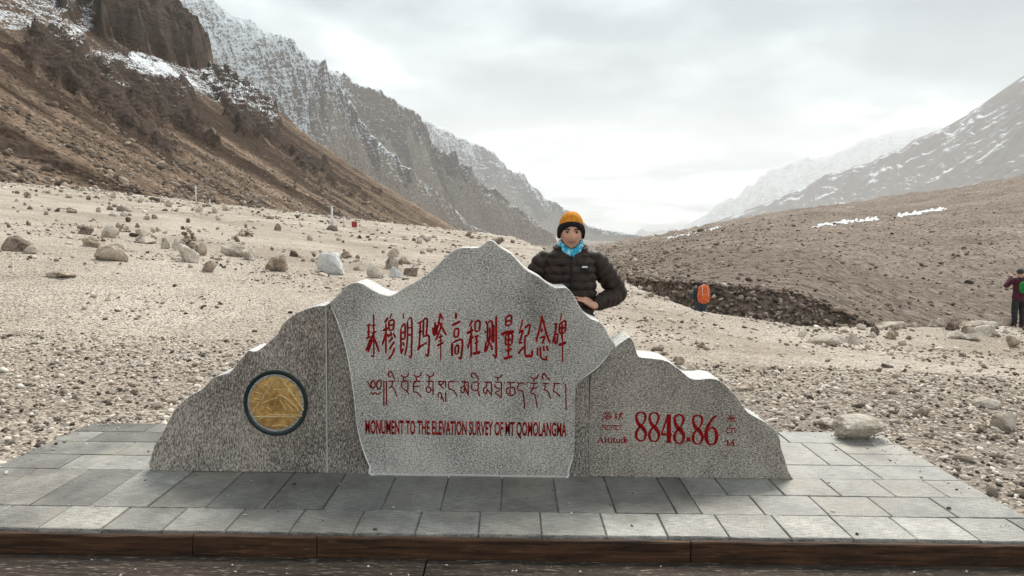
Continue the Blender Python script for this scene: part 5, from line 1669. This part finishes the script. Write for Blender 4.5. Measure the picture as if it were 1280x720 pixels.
def trousers(parent, mat):
    prs = []
    q = np.linspace(0, 2 * np.pi, 32, endpoint=False)
    prs.append(ring_loft([np.stack([w * np.cos(q), d * np.sin(q), z + 0 * q], -1) for z, w, d in ((.72, .16, .115), (.80, .172, .125), (.90, .172, .125), (.93, .168, .12))]))
    for sd in (-1, 1):
        P_, L = curve_pts([(sd * .088, 0, .82), (sd * .10, -.01, .66), (sd * .105, -.015, .46), (sd * .11, .01, .25), (sd * .11, .015, .09)], 60)
        u = np.linspace(0, 1, 60)
        prs.append(tube(P_, np.interp(u, [0, .25, .5, .7, 1], [.102, .096, .082, .076, .074]) + 0.003 * np.sin(u * 50), 20))
    V, fl = join(prs); return mesh_np('trousers', V, fl, mat, parent=parent)


def boots(parent, mat):
    for sd in (-1, 1):
        q = np.linspace(0, 2 * np.pi, 24, endpoint=False); rings = []
        for z, w, f_, bk in ((0.0, .050, .17, .085), (.025, .052, .175, .088), (.03, .047, .165, .082), (.06, .046, .150, .080), (.085, .045, .105, .078), (.11, .046, .070, .076), (.15, .050, .062, .074)):
            y = np.where(np.sin(q) < 0, np.sin(q) * f_, np.sin(q) * bk)
            rings.append(np.stack([sd * .112 + w * np.cos(q), 0.012 + y, z + 0 * q], -1))
        V, fl = ring_loft(rings); mesh_np('boot', V, fl, mat, parent=parent)


trousers(man, m_trs); boots(man, m_boot)

# ---------------- two hikers beyond the plain
m_purp = simple_mat('plum_jacket', (0.035, 0.006, 0.014), (0.10, 0.016, 0.035), 14, 0.7)
m_grn = simple_mat('green_pack_cloth', (0.004, 0.12, 0.02), (0.012, 0.26, 0.05), 18, 0.7)
m_org = simple_mat('orange_pack_cloth', (0.48, 0.07, 0.02), (0.75, 0.17, 0.045), 14, 0.6)
m_blu = simple_mat('slate_trousers', (0.02, 0.03, 0.045), (0.05, 0.07, 0.095), 14, 0.8)
m_gcap = simple_mat('grey_cap', (0.03, 0.03, 0.032), (0.07, 0.07, 0.075), 20, 0.8)
m_strap = simple_mat('pale_strap', (0.4, 0.4, 0.4), (0.6, 0.6, 0.58), 20, 0.8)


def hiker(loc, rotz, label, jm, tm, pm, cm, pack, lean=0.0, arms=None, head=(0, -0.06, 1.57)):
    root = empty('person', loc); root.rotation_euler = (0, 0, rotz); tag(root, label, 'person')
    arms = arms or [((.19, 0, 1.37), (.27, -.02, 1.10), (.22, -.20, .98)), ((-.19, 0, 1.37), (-.27, -.02, 1.10), (-.22, -.20, .98))]
    parts = head_part(head, 0.98)
    parts.append(tube([(0, 0.0, 1.32), (0, head[1] * .5, 1.42), (0, head[1], head[2] - .06)], [0.062, 0.058, 0.06], 14))
    parts.append(ring_loft(tors))
    for sh, elb, wr in arms:
        P_, _ = curve_pts([sh, elb, wr], 20)
        parts.append(tube(P_, np.interp(np.linspace(0, 1, 20), [0, .5, 1], [.05, .04, .027]), 12))
        d = np.array(wr) - np.array(elb)
        parts += hand_parts(wr, d, (0.1, -0.2, -1) if abs(d[2]) < abs(d[1]) else (0, -1, 0.1), 0.6, 1 if sh[0] > 0 else -1)
    for sd in (-1, 1):
        P_, _ = curve_pts([(sd * .09, 0, .86), (sd * .105, -.012, .46), (sd * .11, .02, .07)], 20)
        parts.append(tube(P_, np.interp(np.linspace(0, 1, 20), [0, .5, 1], [.088, .058, .036]), 12))
        parts.append(ell((sd * .115, -.05, .045), .042, .115, .040, 14, 8))
    fused('body', parts, m_skin, root, 0.008, 1)
    jacket(root, jm, arms, 0.80, 1.0, 0.09, 0.006)
    trousers(root, tm); boots(root, m_boot)
    V, fl = ell((head[0], head[1] + 0.008, head[2] + 0.040), .092, .112, .095, 24, 14); mesh_np('cap', V, fl, cm, parent=root)
    w, dpt, z0, z1 = pack
    rings = []
    q = np.linspace(0, 2 * np.pi, 36, endpoint=False); c_, s_ = np.cos(q), np.sin(q)
    for t in np.linspace(0, 1, 16):
        k = (1 - abs(2 * t - 1) ** 3.2) ** 0.5 * 0.9 + 0.10
        k *= (1.0 - 0.14 * t) * (1 + 0.03 * math.sin(t * 19))
        rings.append(np.stack([w * k * np.sign(c_) * np.abs(c_) ** .6, 0.155 + dpt * 0.5 + dpt * 0.55 * k * np.sign(s_) * np.abs(s_) ** .6, z0 + (z1 - z0) * t + 0 * q], -1))
    V, fl = ring_loft(rings); pk = mesh_np('backpack', V, fl, pm, parent=root)
    V, fl = ell((0, 0.155 + dpt * 1.06, z0 + (z1 - z0) * .36), w * .62, .035, (z1 - z0) * .22, 20, 10); mesh_np('pocket', V, fl, pm, parent=pk)
    for sd in (-1, 1):
        V, fl = tube([(sd * w * .62, 0.17, z0 + .05), (sd * w * .9, 0.06, 1.15), (sd * .11, -0.12, 1.28), (sd * .10, -0.08, 1.42), (sd * .10, 0.10, 1.43), (sd * .09, 0.17, 1.36)], [.014] * 6, 8, 0.4); mesh_np('strap', V, fl, m_jk2, parent=pk)
        V, fl = tube([(sd * w * .45, 0.165 + dpt * 1.0, z0 + .08), (sd * w * .45, 0.165 + dpt * 1.08, (z0 + z1) / 2), (sd * w * .36, 0.16 + dpt * 0.85, z1 - .05)], [.010] * 3, 6); mesh_np('compression_strap', V, fl, m_strap, parent=pk)
    return root


def ground_xy(px, Y):
    x = at(px, 380, Y)[0]
    return (x, Y, float(H(x, Y)))


up = [((.19, 0, 1.37), (.33, -.10, 1.20), (.13, -.24, 1.46)), ((-.19, 0, 1.37), (-.33, -.10, 1.20), (-.13, -.24, 1.46))]
hiker(ground_xy(1274, 21.6), R(176), 'hiker in plum jacket and dark trousers with green backpack, both hands raised to the face', m_purp, m_trs, m_grn, m_gcap, (.17, .16, 1.00, 1.36), arms=up)
hiker(ground_xy(875.5, 24.6), R(188), 'hiker carrying a tall orange-red backpack, half hidden below the gully edge', m_blu, m_blu, m_org, m_jk2, (.22, .20, .90, 1.54), arms=[((.17, 0, 1.34), (.21, -.06, 1.08), (.14, -.25, 1.02)), ((-.17, 0, 1.34), (-.21, -.06, 1.08), (-.14, -.25, 1.02))], head=(0, -0.16, 1.46))

# grit blown and kicked onto the paving, thickest along its back and side edges
n = 420
gx_ = np.where(rng.random(n) < 0.5, rng.uniform(PX0, PX1, n), np.where(rng.random(n) < 0.5, PX0 + np.abs(rng.normal(0, 0.18, n)), PX1 - np.abs(rng.normal(0, 0.15, n))))
gy_ = np.where(rng.random(n) < 0.45, PY1 - np.abs(rng.normal(0, 0.12, n)), rng.uniform(PY0 + 0.02, PY1, n))
ok = (gx_ > PX0) & (gx_ < PX1) & ~((gx_ > -2.4) & (gx_ < 1.85) & (gy_ > MY - 0.03) & (gy_ < MY + TH + 0.03))
gx_, gy_ = gx_[ok], gy_[ok]
tag(stones('grit', np.stack([gx_, gy_, 0 * gx_ + 0.001], -1), rng.lognormal(math.log(0.011), 0.5, len(gx_)).clip(0.004, 0.045), bim(len(gx_), 0.35), m_peb, seed=12),
    'loose grit and small chips lying on the paving', 'grit', kind='stuff')
